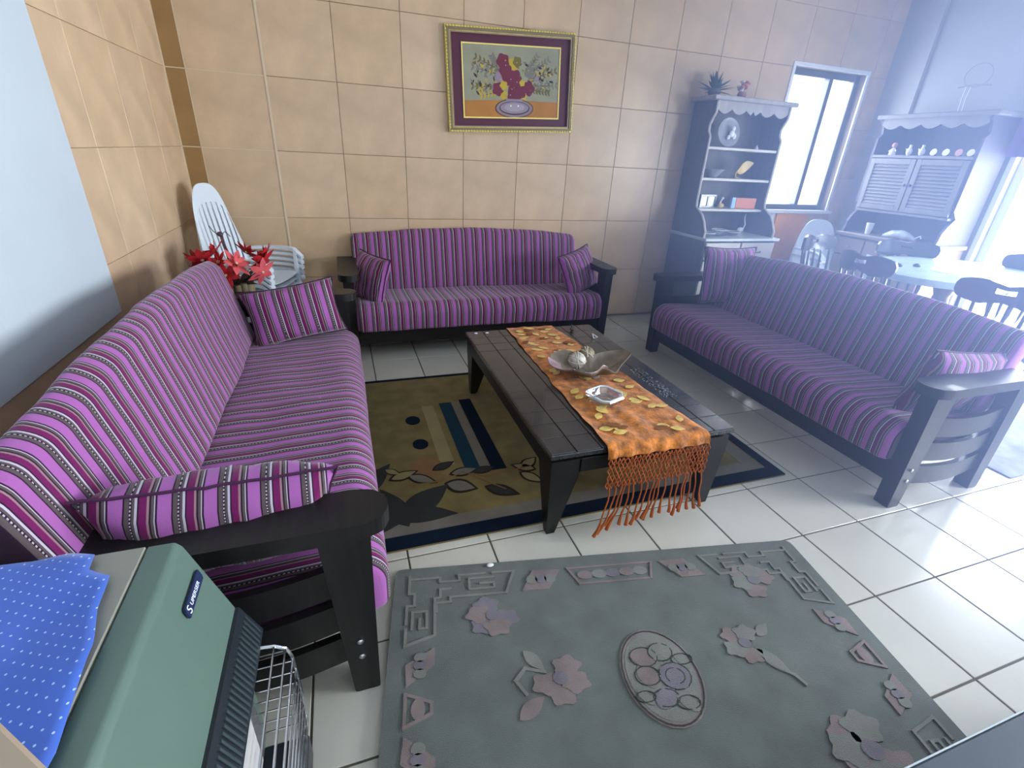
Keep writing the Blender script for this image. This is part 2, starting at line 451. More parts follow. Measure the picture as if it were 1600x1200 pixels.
def make_sofa(label):
    t = thing('sofa', label, 'sofa', group='striped three-seat wooden sofas')
    seat = subdiv(rounded([(-.035, .235), (.0, .225), (.60, .26), (.60, .40), (.02, .425), (-.04, .37)], [.02, .02, .03, .05, .06, .07]), .05)
    cushion_loft('seat_cushion', seat, HL-.085, t, wr=.006)
    back = subdiv(rounded([(.49, .39), (.61, .385), (.69, .78), (.655, .815), (.60, .79)], [.03, .02, .04, .05, .07]), .05)
    cushion_loft('back_cushion', back, HL-.10, t, arch=.055, wr=.006, seed=5)
    MB().cbox(-HL+.09, HL-.09, .03, .065, .115, .25, .004).build('front_rail', DARKW, t)
    MB().cbox(-HL+.09, HL-.09, .60, .63, .115, .25, .004).build('back_rail', DARKW, t)
    MB().cbox(-HL+.09, HL-.09, .63, .655, .52, .60, .004, M=None).build('back_rail', DARKW, t)
    for i in range(9):
        x = -.84+i*.21
        MB().cbox(x-.03, x+.03, .066, .60, .215, .235, .003).build('seat_slat', DARKW, t)
    for s in (-1, 1):
        # front post: wider at the top
        x0, x1 = s*(HL-.015), s*(HL-.085)
        a, b = min(x0, x1), max(x0, x1)
        MB().prism(rounded([(.015, 0), (.085, 0), (.125, .60), (.0, .60)], .008, 2), a, b, 'x').build('leg', DARKW, t)
        MB().prism(rounded([(.60, 0), (.67, 0), (.66, .60), (.57, .60)], .008, 2), a, b, 'x').build('leg', DARKW, t)
        # arm board, rounded front end
        ax = s*(HL-.055); wdt = .07
        pl = [(ax-wdt, .62), (ax-wdt, .02), (ax-wdt*.75, -.03), (ax-wdt*.2, -.05), (ax+wdt*.4, -.045), (ax+wdt*.85, -.015), (ax+wdt, .03), (ax+wdt, .62)]
        MB().prism(rounded(pl, .012, 2), .60, .645, 'z').build('armrest', DARKW, t)
        for j, (z, bow) in enumerate([(.17, .02), (.30, .022), (.43, .022)]):
            R = []
            for i in range(13):
                u = i/12; y = .07+u*.55; bx = s*(HL-.05+bow*math.sin(PI*u)); dz = -.02*math.sin(PI*u)
                hw = .049
                R.append([(bx-.011, y, z-hw+dz), (bx+.011, y, z-hw+dz), (bx+.011, y, z+hw+dz), (bx-.011, y, z+hw+dz)])
            MB().rings(R).build('side_slat', DARKW, t)
        for z in (.155, .215):
            mbx = MB(); mbx.lathe([(.0001, .006), (.006, .005), (.009, .002), (.009, -.002)], 10, M=Matrix.Translation((s*(HL-.012), .055, z)) @ Matrix.Rotation(s*PI/2, 4, 'Y'))
            mbx.build('bolt', STEEL, t, smooth=True)
    return t
sofa_far = make_sofa('purple striped sofa against the back wall under the flower picture')
sofa_far.location = (1.02, 3.448, 0)
sofa_left = dup(sofa_far, (-.005, 2.00, 0), PI/2, 'purple striped sofa along the left white wall, nearest the camera')
for ch in sofa_left.children:
    if ch.name.startswith('back_cushion'): ch.scale = (1.055, 1, 1.065); ch.location = (-.06, .035, -.01)
sofa_right = dup(sofa_far, (2.335, 2.175, 0), -PI/2, 'purple striped sofa at the right with its back to the dining table')
def pillow(label, w_, h_, th, loc, rot, m=FAB, seed=0, bend=0):
    t = thing('throw_pillow', label, 'pillow', loc, group='striped throw pillows')
    t.rotation_euler = rot
    n = 18; k = 14
    def pt(u, v, sgn):
        eu = 1-abs(u)**2.6; ev = 1-abs(v)**2.6
        pin = 1-.07*(1-abs(u)**2)*(abs(v)**2); pin2 = 1-.10*(1-abs(v)**2)*(abs(u)**2)
        d = th/2*(max(0, eu)*max(0, ev))**.42
        q = noise.noise(Vector((u*3+seed, v*3, sgn*2+seed)))
        d *= 1+.16*q
        x = u*w_/2*pin2; z = v*h_/2*pin
        return (x, sgn*d+bend*(u*u)+.006*noise.noise(Vector((u*6+seed, v*6, 1))), z)
    mb = MB(); vs = []; fs = []
    for sgn in (-1, 1):
        base = len(vs)
        for i in range(n+1):
            for j in range(k+1): vs.append(pt(-1+2*i/n, -1+2*j/k, sgn))
        for i in range(n):
            for j in range(k):
                a = base+i*(k+1)+j; q = (a, a+1, a+k+2, a+k+1)
                fs.append(q if sgn > 0 else q[::-1])
    mb.add(vs, fs)
    me = mb.mesh('pillow_cover', m, True, 80)
    bmx = bmesh.new(); bmx.from_mesh(me); bmesh.ops.remove_doubles(bmx, verts=bmx.verts[:], dist=.0005); bmesh.ops.recalc_face_normals(bmx, faces=bmx.faces[:])
    for f in bmx.faces: f.smooth = True
    for e in bmx.edges: e.smooth = True
    bmx.to_mesh(me); bmx.free()
    o = bpy.data.objects.new('pillow_cover', me); COL.objects.link(o); o.parent = t
    pp = [pt(-1+2*i/24, -1, 0) for i in range(24)]+[pt(1, -1+2*i/16, 0) for i in range(16)]+[pt(1-2*i/24, 1, 0) for i in range(24)]+[pt(-1, 1-2*i/16, 0) for i in range(16)]
    MB().tube(pp, .0045, 6, closed=True).build('piping', BURGP, t, smooth=True)
    return t
BURGP = mat('dark_purple_piping', (.05, .008, .045), .8)
R_ = math.radians
pillow('striped pillow propped on the near arm of the left sofa', .53, .33, .19, (-.345, 1.115, .575), (R_(22), R_(3), R_(4)), seed=1)
pillow('striped pillow leaning on the far arm of the left sofa, below the red flowers', .50, .31, .13, (-.30, 2.87, .57), (R_(-14), R_(-9), R_(4)), seed=2)
pillow('striped pillow at the left end of the sofa under the picture', .36, .36, .13, (.165, 3.66, .560), (R_(-14), R_(4), R_(-58)), seed=3)
pillow('striped pillow at the right end of the sofa under the picture', .42, .36, .14, (1.86, 3.66, .575), (R_(-20), R_(-9), R_(30)), seed=4)
pillow('striped pillow standing at the far end of the right sofa', .46, .44, .13, (2.84, 3.03, .66), (R_(-8), 0, R_(-6)), seed=5)
pillow('striped pillow behind the near armrest of the right sofa', .50, .36, .14, (2.70, 1.29, .555), (R_(10), R_(4), R_(-4)), seed=6)
# ------------------------------------------------------------ olive rug with leaf pattern under the coffee table
def leaf_poly(cx, cy, ln, wd, ang, curve=0, n=10, z=0):
    pts = []
    for k in range(n+1):
        u = k/n; wv = wd/2*math.sin(PI*u**.85); pts.append((u*ln-ln/2, wv+curve*math.sin(PI*u)))
    for k in range(n-1, 0, -1):
        u = k/n; wv = wd/2*math.sin(PI*u**.85); pts.append((u*ln-ln/2, -wv+curve*math.sin(PI*u)))
    c, s = math.cos(ang), math.sin(ang)
    return [(cx+c*x-s*y, cy+s*x+c*y) for x, y in pts]
def ell(cx, cy, a, b, ang=0, n=24):
    c, s = math.cos(ang), math.sin(ang)
    return [(cx+c*a*math.cos(2*PI*i/n)-s*b*math.sin(2*PI*i/n), cy+s*a*math.cos(2*PI*i/n)+c*b*math.sin(2*PI*i/n)) for i in range(n)]
def pile(name, col, amt=.12): return mat(name, col, .95, spec=.1, noise_amt=amt, nscale=9, bump=.5, bscale=400, sheen=.15 if sum(col) > .2 else 0)
OLIVE = pile('olive_pile', (.165, .118, .032), .25); OLIVEL = pile('light_olive_pile', (.24, .19, .075)); NAVYP = pile('navy_pile', (.004, .010, .022))
TEAL = pile('teal_pile', (.010, .035, .055)); GREYP = pile('charcoal_pile', (.035, .035, .032)); GREYB = pile('warm_grey_pile', (.15, .13, .10)); RUST = pile('rust_pile', (.20, .10, .03))
OUTL = pile('dark_outline_pile', (.03, .02, .015))
rx0, rx1, ry0, ry1 = -.28, 2.072, 1.468, 3.055
rug = thing('area_rug', 'olive rug with navy border and dark leaf pattern under the coffee table', 'rug', (0, 0, 0))
def slab(poly, z0, z1, name, m, par, label=None):
    return MB().prism(poly, z0, z1, 'z').build(name, m, par, label=label)
slab([(rx0, ry0), (rx1, ry0), (rx1, ry1), (rx0, ry1)], 0.001, .009, 'rug_field', OLIVE, rug)
mb = MB(); bw = .075
mb.box(rx0, rx1, ry0, ry0+bw, .009, .0105); mb.box(rx0, rx1, ry1-.03, ry1, .009, .0105); mb.box(rx1-bw*.8, rx1, ry0+bw, ry1-.03, .009, .0105); mb.box(rx0, rx0+bw, ry0+bw, ry1-.03, .009, .0105)
mb.build('border', NAVYP, rug, label='navy border band of the rug')
mb = MB(); mb.box(rx0+bw, rx1-bw, ry0+bw, ry0+bw+.07, .009, .0102); mb.box(rx1-bw-.09, rx1-bw, ry0+bw+.07, ry1-.1, .009, .0102)
mb.build('inner_band', GREYB, rug, label='greyish inner band of the rug')
def quad(x0, x1, y0, y1): return [(x0, y0), (x1, y0), (x1, y1), (x0, y1)]
slab(quad(.47, .545, 1.89, 2.64), .009, .011, 'stripe', TEAL, rug, 'teal stripe'); slab(quad(.60, .675, 1.885, 2.66), .009, .011, 'stripe', NAVYP, rug, 'navy stripe')
slab(quad(.36, .43, 1.98, 2.62), .009, .0105, 'stripe', OLIVEL, rug, 'light olive stripe')
slab(quad(.55, .595, 1.89, 2.64), .009, .0103, 'stripe', GREYB, rug, 'grey stripe')
slab(ell(.285, 2.467, .042, .05), .009, .011, 'dot', NAVYP, rug); slab(ell(.29, 2.206, .042, .05), .009, .011, 'dot', NAVYP, rug)
slab(ell(.285, 1.99, .085, .09), .009, .0105, 'dot', RUST, rug, 'rust coloured round patch')
for (a, b, l, w2, an) in [(.01, 1.93, .34, .12, .9), (.10, 1.73, .30, .11, 1.9), (.24, 1.74, .30, .13, .62), (.20, 1.66, .34, .12, -.25), (-.03, 1.74, .26, .12, 2.3), (.02, 1.63, .26, .11, .1), (-.10, 1.60, .25, .12, -.7)]:
    slab(leaf_poly(a, b, l, w2, an), .009, .0112+rnd.random()*.0008, 'leaf_pattern', GREYP, rug)
for (a, b, l, w2, an, mm) in [(.17, 1.95, .14, .06, .3, OLIVEL), (.12, 1.99, .09, .04, -.7, OLIVEL), (.25, 1.90, .15, .06, -.6, GREYB), (.42, 1.80, .15, .09, -.5, GREYB), (.46, 1.91, .14, .06, .1, GREYB), (.37, 1.98, .12, .05, .4, GREYP),
                              (.56, 1.90, .12, .05, .1, GREYP), (.60, 1.72, .16, .07, -.6, GREYP), (.76, 1.87, .12, .06, 2.6, OLIVEL), (.80, 1.90, .12, .06, .6, OLIVEL), (.77, 1.78, .13, .06, -.9, OLIVEL)]:
    slab(leaf_poly(a, b, l*1.12, w2*1.2, an), .009, .0108, 'leaf_pattern', OUTL, rug, 'dark outlined bud')
    slab(leaf_poly(a, b, l*.9, w2*.85, an), .0108, .0116, 'leaf_pattern', mm, rug, 'light bud')
MB().tube([(.2, 1.86, .0105), (.33, 1.86, .0105), (.45, 1.9, .0105), (.56, 1.84, .0105), (.68, 1.86, .0105), (.76, 1.86, .0105)], .004, 6).build('stem_pattern', RUST, rug)
MB().tube([(.48, 1.88, .0105), (.55, 1.80, .0105), (.62, 1.72, .0105)], .004, 6).build('stem_pattern', RUST, rug)
# ------------------------------------------------------------ coffee table
ct = thing('coffee_table', 'low dark wooden coffee table with grooved tile-like top', 'table', (0, 0, 0))
tx0, tx1, ty0, ty1, tz = .672, 1.538, 1.378, 2.782, .42
MB().cbox(tx0, tx1, ty0, ty1, tz-.028, tz-.006, .003).build('tabletop', DARKT, ct)
cols = 8; cw = (tx1-tx0)/cols
rows = [ty0, ty0+.115, ty0+.225, ty0+.335, ty0+.72, ty1-.335, ty1-.225, ty1-.115, ty1]
for i in range(cols):
    for j in range(8):
        y0, y1 = rows[j]+.002, rows[j+1]-.002
        if j == 3:
            y1 = rows[5]-.002
        if j == 4: continue
        MB().cbox(tx0+i*cw+.002, tx0+(i+1)*cw-.002, y0, y1, tz-.006, tz, .0015).build('top_panel', DARKT, ct)
MB().cbox(tx0+.05, tx1-.05, ty0+.05, ty1-.05, tz-.045, tz-.028, .002).build('spacer', DARKW, ct)
mb = MB(); a0, a1, b0, b1 = tx0+.01, tx1-.01, ty0+.01, ty1-.01
mb.cbox(a0+.12, a1-.12, b0, b0+.025, .31, tz-.045, .002); mb.cbox(a0+.12, a1-.12, b1-.025, b1, .31, tz-.045, .002)
mb.cbox(a0, a0+.025, b0+.12, b1-.12, .31, tz-.045, .002); mb.cbox(a1-.025, a1, b0+.12, b1-.12, .31, tz-.045, .002)
mb.build('apron', DARKW, ct)
for sx in (0, 1):
    for sy in (0, 1):
        ox, dx = (a0, 1) if sx == 0 else (a1, -1); oy, dy = (b0, 1) if sy == 0 else (b1, -1)
        R = []
        for z, w2, ins in ((0, .05, .014), (.02, .056, .013), (.30, .125, 0), (tz-.045, .13, 0)):
            x_0, x_1 = ox+dx*ins, ox+dx*w2; y_0, y_1 = oy+dy*ins, oy+dy*w2
            z2 = z+(.0112 if (sy == 1 and z == 0) else .0005)
            R.append([(x_0, y_0, z2), (x_1, y_0, z2), (x_1, y_1, z2), (x_0, y_1, z2)])
        MB().rings(R).build('leg', DARKW, ct)
# ------------------------------------------------------------ runner with fringe
CLOTH = mat('orange_gauze', (.48, .145, .010), .8, noise_amt=.62, nscale=26, bump=.4, bscale=90, sheen=.2)
LEAFG = mat('gold_leaf_applique', (.70, .47, .11), .5, noise_amt=.3, nscale=30, sheen=.1)
LEAFB = mat('brown_leaf_applique', (.22, .07, .015), .6, noise_amt=.3, nscale=30)
FRG = mat('rust_fringe', (.36, .085, .015), .9)
def run_xw(y):
    t = (y-1.375)/(2.79-1.375)
    x0 = .905+(.945-.905)*t; x1 = 1.385+(1.26-1.385)*t
    return x0, x1
tr = thing('table_runner', 'orange gauze table runner with gold leaves and long rust fringe on the coffee table', 'runner')
NU, NV = 26, 70
def run_pt(u, v):
    # v 0 far end -> .86 near edge -> 1 hanging
    if v < .93:
        y = 2.785-(2.785-1.372)*v/.93; z = tz+.004
        x0, x1 = run_xw(y); x = x0+(x1-x0)*u
        wv = noise.noise(Vector((x*16+y*2, y*3.5, 3)))
        z += .010*max(0, wv+.15)+.004*max(0, math.sin((u*5+v*3)*PI*1.3))*smoothstep(.35, .8, v)
        x += .012*noise.noise(Vector((y*9, u*3, 9)))
    else:
        q = (v-.93)/.07; y = 1.366-.010*math.sin(q*PI/2); z = tz+.004-q*.045
        x0, x1 = run_xw(1.375); x = x0+(x1-x0)*u+.006*math.sin(u*40)
        y -= .006+.006*math.sin(u*38)
    return Vector((x, y, z))
def rfn(u, v):
    return run_pt(u, v), Vector((0, 0, 1)) if v < .93 else Vector((0, -1, 0))
plate(rfn, NU, NV, .0025).build('cloth', CLOTH, tr, smooth=True, angle=80)
for k in range(95):
    v = .03+.88*rnd.random(); u = .1+.8*rnd.random()
    if .36 < v < .66 and rnd.random() < .6: continue
    p = run_pt(u, v); a = rnd.uniform(-1.2, 1.2)
    o = MB().prism(leaf_poly(0, 0, rnd.uniform(.055, .075), rnd.uniform(.03, .04), a, n=6), 0, .0015, 'z')
    o = o.build('leaf_applique', LEAFG if rnd.random() < .72 else LEAFB, tr)
    o.location = (p.x, p.y, p.z+.0065)
    o.rotation_euler = (rnd.uniform(-.06, .06), rnd.uniform(-.06, .06), 0)
# knotted net
mb = MB(); nb = 26
for i in range(nb):
    x = .912+i*(1.378-.912)/(nb-1)
    for sgn in (-1, 1):
        pts = [(x+sgn*(.0105 if k % 2 else .0)*rnd.uniform(.6, 1.1), 1.337+rnd.uniform(-.003, .003), .385-.0175*k) for k in range(9)]
        mb.tube(pts, .0030, 5)
mb.build('fringe_net', FRG, tr)
for i in range(19):
    x = .918+i*(1.375-.918)/18+rnd.uniform(-.005, .005)
    ln = rnd.uniform(0, .05); lean = -.06*(1-i/16)+rnd.uniform(-.01, .01)
    zt = .012+ln+.04*(i/16)
    yy = 1.336
    pts = []; rr = []
    for q in range(9):
        u = q/8; z = .252+(zt-.252)*u
        pts.append((x+lean*u*u+.004*math.sin(u*9+i), yy-.01*math.sin(u*2+i)-.02*u, z)); rr.append(.0032 if u < .6 else .0032+.005*(u-.6)/.4)
    MB().tube(pts, rr, 6).build('tassel', FRG, tr, smooth=True)
# ------------------------------------------------------------ things on the coffee table
DRIFT = mat('brown_grey_bowl', (.17, .13, .09), .6, noise_amt=.35, nscale=18, bump=.3, bscale=50)
bowl = thing('wavy_bowl', 'wavy leaf-shaped brown bowl with white and pink rim on the runner', 'bowl', (1.15, 2.0, tz+.010))
def bfn(u, v):
    a = u*2*PI; r = v
    R0 = .12+.045*math.cos(2*(a-.1))+.022*math.sin(3*a+.6)+.016*math.sin(5*a)
    x = R0*1.28*r*math.cos(a); y = R0*1.35*r*math.sin(a)
    z = .012+.062*r**2.2+.018*r*r*math.sin(3*a+1)+.010*r*r*math.sin(5*a+2)
    return Vector((x, y, z)), Vector((-.4*math.cos(a)*r, -.4*math.sin(a)*r, 1)).normalized()
plate(bfn, 40, 10, .006).build('bowl_body', DRIFT, bowl, smooth=True, angle=70)
MB().lathe([(.045, -.004), (.05, 0), (.04, .012), (.03, .014)], 16).build('bowl_foot', DRIFT, bowl, smooth=True)
RIMW = mat('white_pink_glaze', (.34, .22, .23), .3, noise_amt=.45, nscale=16)
def rfn2(a0, a1, r0=.72):
    def fnc(u, v):
        p, n = bfn(a0+(a1-a0)*u, r0+(1.03-r0)*v); return p+n*.0045, n
    return fnc
for a0, a1 in ((.44, .58), (.64, .80)):
    plate(rfn2(a0, a1), 12, 3, .004).build('rim_glaze', RIMW, bowl, smooth=True, label='white and pink glazed rim')
for (x, y, z, r, lab, c) in ((1.10, 2.07, .066, .047, 'white speckled decorative ball in the wavy bowl, nearer one', (.50, .45, .38)), (1.185, 2.13, .070, .044, 'olive brown decorative ball in the wavy bowl, farther one', (.22, .19, .09))):
    b = thing('decorative_ball', lab, 'ball', (x, y, tz+z), group='balls in the wavy bowl')
    MB().ball((0, 0, 0), r, 16, (1, 1, .95)).build('ball_core', mat('ball_shell', c, .5, noise_amt=.6, nscale=30, bump=.4), b, smooth=True)
    for k in range(4):
        e = Euler((k*.8, k*1.1, k*.6)).to_matrix()
        MB().tube([tuple(e @ Vector((r*1.0*math.cos(q*PI/10), r*1.0*math.sin(q*PI/10), 0))) for q in range(20)], .003, 5, closed=True).build('wound_band', mat('ball_band', (.55, .5, .42), .5), b, smooth=True)
ash = thing('glass_ashtray', 'square clear glass ashtray with cut corners on the runner', 'ashtray', (1.075, 1.715, tz+.014), .35)
def oct_(r, c): return [(r, -c), (r, c), (c, r), (-c, r), (-r, c), (-r, -c), (-c, -r), (c, -r)]
R = []
for r, z in ((.060, 0), (.076, .03), (.072, .036), (.062, .036), (.052, .012), (.02, .010)):
    R.append([(x, y, z) for x, y in oct_(r, r*.62)])
MB().rings(R).build('ashtray_dish', CRYSTAL, ash)
MB().tube([(x, y, .036) for x, y in oct_(.068, .044)], .0045, 6, closed=True).build('ashtray_rim', mat('glass_rim', (.70, .75, .80), .1), ash, smooth=True)
for k, (x, y) in enumerate(((0.066, 0), (-.066, 0), (0, .066), (0, -.066))):
    MB().ball((x, y, .036), .008, 8).build('cigarette_rest', CRYSTAL, ash, smooth=True)
fg = thing('small_figurine', 'tiny dark bird-like figurine near the far edge of the coffee table', 'figurine', (1.355, 2.67, tz+.001))
MB().ball((0, 0, .014), .013, 10, (1, 1.3, 1)).build('body', mat('dark_bronze', (.08, .07, .06), .35, metal=.5), fg, smooth=True)
MB().tube([(0, .008, .02), (.003, .012, .035), (.004, .018, .045)], [.006, .004, .001], 6).build('tail', mat('dark_bronze_b', (.06, .05, .05), .35, metal=.5), fg, smooth=True)
fg = thing('triangular_clip', 'small white triangular clip on the right far part of the coffee table', 'clip', (1.44, 2.52, tz+.002), .4)
MB().tube([(-.018, -.012, .006), (.018, -.012, .006), (0, .018, .024)], .004, 6, closed=True).build('loop', WHITE, fg, smooth=True)
for x, y, l in ((.73, 2.74, 'white crumb nearest the far left corner of the coffee table'), (.80, 2.735, 'white crumb between the far left table corner and the runner')):
    tag(MB().ball((0, 0, 0), .008, 8, (1.5, 1, .4)).build('paper_crumb', WHITE), l, 'crumb', 'white crumbs on the coffee table').location = (x, y, tz+.003)
mb = MB()
for k in range(230):
    x = rnd.uniform(1.40, 1.475); y = rnd.uniform(1.70, 2.04); mb.ball((x, y, tz+.0012), rnd.uniform(.0012, .0026), 4, (1, 1, .5))
o = tag(mb.build('glare_sparkles', mat('sparkle_glint', (.65, .72, .78), .2, metal=.3)), 'patch of specks imitating glare sparkles on the right side of the dark tabletop', 'specks'); o['kind'] = 'stuff'  # small balls stand in for sparkles of glare on the tabletop
# ------------------------------------------------------------ grey green carved wool rug in front
RG = pile('sage_grey_pile', (.135, .148, .132), .14); RP = pile('dusty_pink_pile', (.225, .178, .166), .22); RM = pile('mauve_pile', (.185, .165, .185), .2); RL = pile('light_sage_pile', (.200, .203, .175), .16); RD = pile('deep_sage_pile', (.06, .072, .06), .12)
wr = thing('wool_rug', 'sage grey carved wool rug with pink flowers and an oval medallion, in the foreground', 'rug', (.068, 1.363, 0), -.175)
Wd, Dp = 1.636, 1.03
def V(u, v): return (u, -v)
mb = MB(); mb.prism(rounded([V(0, 0), V(Wd, 0), V(Wd, Dp), V(0, Dp)], .03, 4), .001, .017, 'z'); mb.build('rug_field', RG, wr)
T1, T2, T3 = .0170, .0205, .0225
def rp(poly, m, name='carved_motif', z1=T2, z0=T1-.001, label=None): return MB().prism([V(a, b) for a, b in poly], z0, z1, 'z').build(name, m, wr, label=label)
def rline(pts, m=RL, w_=.009, z1=T2, name='carved_line'):
    mb = MB()
    for a, b in zip(pts[:-1], pts[1:]):
        a = Vector(a); b = Vector(b); d = (b-a); L_ = d.length
        if L_ < 1e-6: continue
        d.normalize(); n_ = Vector((-d.y, d.x))*w_/2; e = d*w_/2
        q = [a-e-n_, b+e-n_, b+e+n_, a-e+n_]
        mb.prism([V(p.x, p.y) for p in q], T1-.001, z1+rnd.random()*.0009, 'z')
    return mb.build(name, m, wr)
def border(tf, L_):
    """border ornament along one side; s runs 0..L_, d is the depth from the edge"""
    def P(s, d): return tf(s, d)
    # stepped outer line and stepped inner line at both corners
    cs = 1 if L_ > 1.3 else .72
    for sg in (0, 1):
        q = lambda s: s*cs if sg == 0 else L_-s*cs
        rline([P(q(.055), .055), P(q(.165), .055), P(q(.165), .075), P(q(.235), .075), P(q(.235), .05), P(q(.33), .05)])
        rline([P(q(.15), .20), P(q(.15), .165), P(q(.20), .165), P(q(.20), .145), P(q(.40), .145)])
        rline([P(q(.36), .07), P(q(.27), .07), P(q(.27), .118), P(q(.36), .118), P(q(.36), .095), P(q(.31), .095)])
        rline([P(q(.40), .145), P(q(.44), .05), P(q(.36), .05)])
    a, b = .46*cs, L_-.46*cs
    mid = (a+b)/2; hw = .17 if cs == 1 else .045
    for sg in (-1, 1):
        s0 = mid+sg*(hw+.03*cs); s1 = mid+sg*(b-a)/2
        rp([P(s0, .06), P(s1-sg*.05, .055), P(s1, .145), P(s0+sg*.06, .145)], RP, 'pink_panel', T2)
        for k in range(3):
            s = s0+(s1-s0)*(.3+.22*k)
            rp([P(s+.022*cs*math.cos(t*PI/5), .10+.020*math.sin(t*PI/5)) for t in range(10)], RM if k % 2 else RL, 'carved_motif', T3, T2-.001)
    rline([P(mid-hw, .06), P(mid+hw, .06), P(mid+hw-.03, .135), P(mid-hw+.03, .135), P(mid-hw, .06)], RP)
    for k in range(5 if cs == 1 else 1):
        s = mid-hw+.06+(2*hw-.12)*k/4 if cs == 1 else mid
        rp([P(s+.030*math.cos(t*PI/6), .097+.020*math.sin(t*PI/6)) for t in range(12)], [RP, RL, RM][k % 3], 'carved_motif', T2+.001*(k % 2))
border(lambda s, d: (s, d), Wd)
border(lambda s, d: (d, s), Dp)
border(lambda s, d: (Wd-d, s), Dp)
border(lambda s, d: (s, Dp-d), Wd)
def flower(cu, cv, sc, ang, n=5, m1=RP, m2=RL, stem=None):
    for k in range(n):
        a = ang+k*2*PI/n*.8
        rp([(cu+sc*.55*math.cos(a)+sc*(.46+.07*math.sin(5*q*PI/12+a*3))*math.cos(q*PI/12+a)*1.1, cv+sc*.55*math.sin(a)+sc*(.38+.06*math.sin(5*q*PI/12+a*3))*math.sin(q*PI/12+a)) for q in range(24)], m1 if k % 2 else m2, 'carved_flower', T2+.0012*(k % 2))
    rp(ell(cu, cv, sc*.28, sc*.24, 0, 12), RM, 'carved_flower', T3+.001)
    if stem:
        rline([(cu+a*sc, cv+b*sc) for a, b in stem], RL, .010)
flower(.34, .235, .085, .3, 5, RP, RM); flower(1.35, .19, .085, 2, 5, RL, RP)
flower(.52, .475, .085, -.9, 4, RP, RP, [(-.5, -.3), (-1.2, -.5), (-1.6, -.1), (-1.3, .4)])
rp(leaf_poly(.42, .55, .10, .045, -.6), RP, 'carved_leaf'); rp(leaf_poly(.45, .41, .09, .04, .9), RL, 'carved_leaf')
flower(1.16, .43, .075, 1.5, 4, RL, RP, [(.3, .4), (.8, 1.2), (1.3, 1.6), (1.5, 2.0)])
rp(leaf_poly(1.22, .50, .12, .045, 1.0), RL, 'carved_leaf'); rp(leaf_poly(1.25, .39, .07, .035, -.6), RL, 'carved_leaf')
flower(1.33, .77, .11, .8, 6, RL, RP); flower(.33, .80, .10, .2, 5, RP, RL)
rp(ell(.835, .50, .125, .155), RP, 'medallion', T2, label='pink oval medallion at the centre of the rug')
rp(ell(.835, .50, .108, .138), RL, 'medallion', T2+.001, T2-.001, label='light sage inner oval')
rline([(.835+.118*math.cos(t*PI/16), .50+.148*math.sin(t*PI/16)) for t in range(33)], RD, .004, T2+.0012)
for (a, b, x, y, an, mm) in [(.80, .44, .045, .032, .5, RP), (.86, .43, .04, .03, -.3, RL), (.79, .50, .04, .03, 1.2, RP), (.875, .51, .05, .042, .2, RM), (.875, .51, .03, .025, .2, RP), (.82, .57, .04, .026, -.6, RM), (.88, .59, .035, .02, .8, RL), (.92, .46, .035, .018, 1.1, RL), (.76, .56, .03, .016, .9, RL)]:
    rp(ell(a, b, x, y, an, 16), mm, 'carved_flower', T3+.001*rnd.random(), T2)
    rline([(a+x*math.cos(t*PI/8+an), b+y*math.sin(t*PI/8+an)) for t in range(17)], RD, .003, T3+.0006)
tag(MB().ball((0, 0, 0), .012, 8, (1.2, .8, .45)).build('fluff_crumb', WHITE), 'white crumb lying on the far edge of the grey rug', 'crumb').location = (.415, 1.285, .023)
# pebble patterned grey mat beyond the right sofa
PEB = pile('marbled_grey_mat', (.30, .31, .33), .35)
gm = thing('floor_mat', 'marbled grey mat on the tiles behind the right sofa', 'mat', (0, 0, 0))
MB().cbox(3.28, 5.0, 1.12, 2.0, .001, .008, .002).build('mat_body', PEB, gm)
# ------------------------------------------------------------ gas heater
ht = thing('gas_heater', 'sage green cabinet heater with black grille and chrome guard in the near left corner', 'heater', (0, 0, 0))
hy0, hy1, hxb = .40, .843, -.78
xf = lambda z: -.345+(.75-z)/.206*.059
HX0 = -.400
MB().prism(rounded([(hxb, .03), (-.345, .03), (-.30, .10), (-.30, .47), (-.291, .55), (-.347, .738), (-.357, .75), (HX0, .75), (HX0, .745), (hxb, .745)], .004, 2), hy0, hy1, 'y').build('cabinet_body', GREENM, ht, smooth=True, angle=30)
MB().cbox(hxb, HX0-.003, hy0-.001, hy1+.001, .742, .752, .002).build('lid', BEIGEM, ht, label='beige lid of the heater')
# black louvre
Zt, Zb = .546, .468
def gx(z): return -.284+(Zt-z)/(Zt-Zb)*.030
MB().prism([(-.31, Zt+.003), (-.284, Zt+.003), (-.250, Zb), (-.30, Zb-.012)], hy0, hy1+.001, 'y').build('grille_housing', BLKP, ht)
for k in range(34):
    y = hy0+.015+k*.0125
    MB().add([(gx(Zt-.012)+.001, y, Zt-.012), (gx(Zt-.012)+.001, y+.005, Zt-.012), (gx(Zb+.008)+.001, y+.005, Zb+.008), (gx(Zb+.008)+.001, y, Zb+.008),
              (gx(Zt-.012)+.006, y, Zt-.012), (gx(Zt-.012)+.006, y+.005, Zt-.012), (gx(Zb+.008)+.006, y+.005, Zb+.008), (gx(Zb+.008)+.006, y, Zb+.008)],
             [(0, 3, 2, 1), (4, 5, 6, 7), (0, 1, 5, 4), (1, 2, 6, 5), (2, 3, 7, 6), (3, 0, 4, 7)]).build('louvre', mat('louvre_grey', (.03, .045, .05), .4) if k == 0 else bpy.data.materials['louvre_grey'], ht)
MB().cbox(-.305, -.296, hy0+.03, hy1-.03, .12, .455, .002).build('burner_plate', mat('dull_steel', (.25, .26, .28), .35, metal=.8), ht)
MB().cbox(-.298, -.285, hy0+.05, hy1-.10, .17, .40, .003).build('ceramic_plaque', mat('pale_ceramic', (.50, .48, .46), .7), ht)
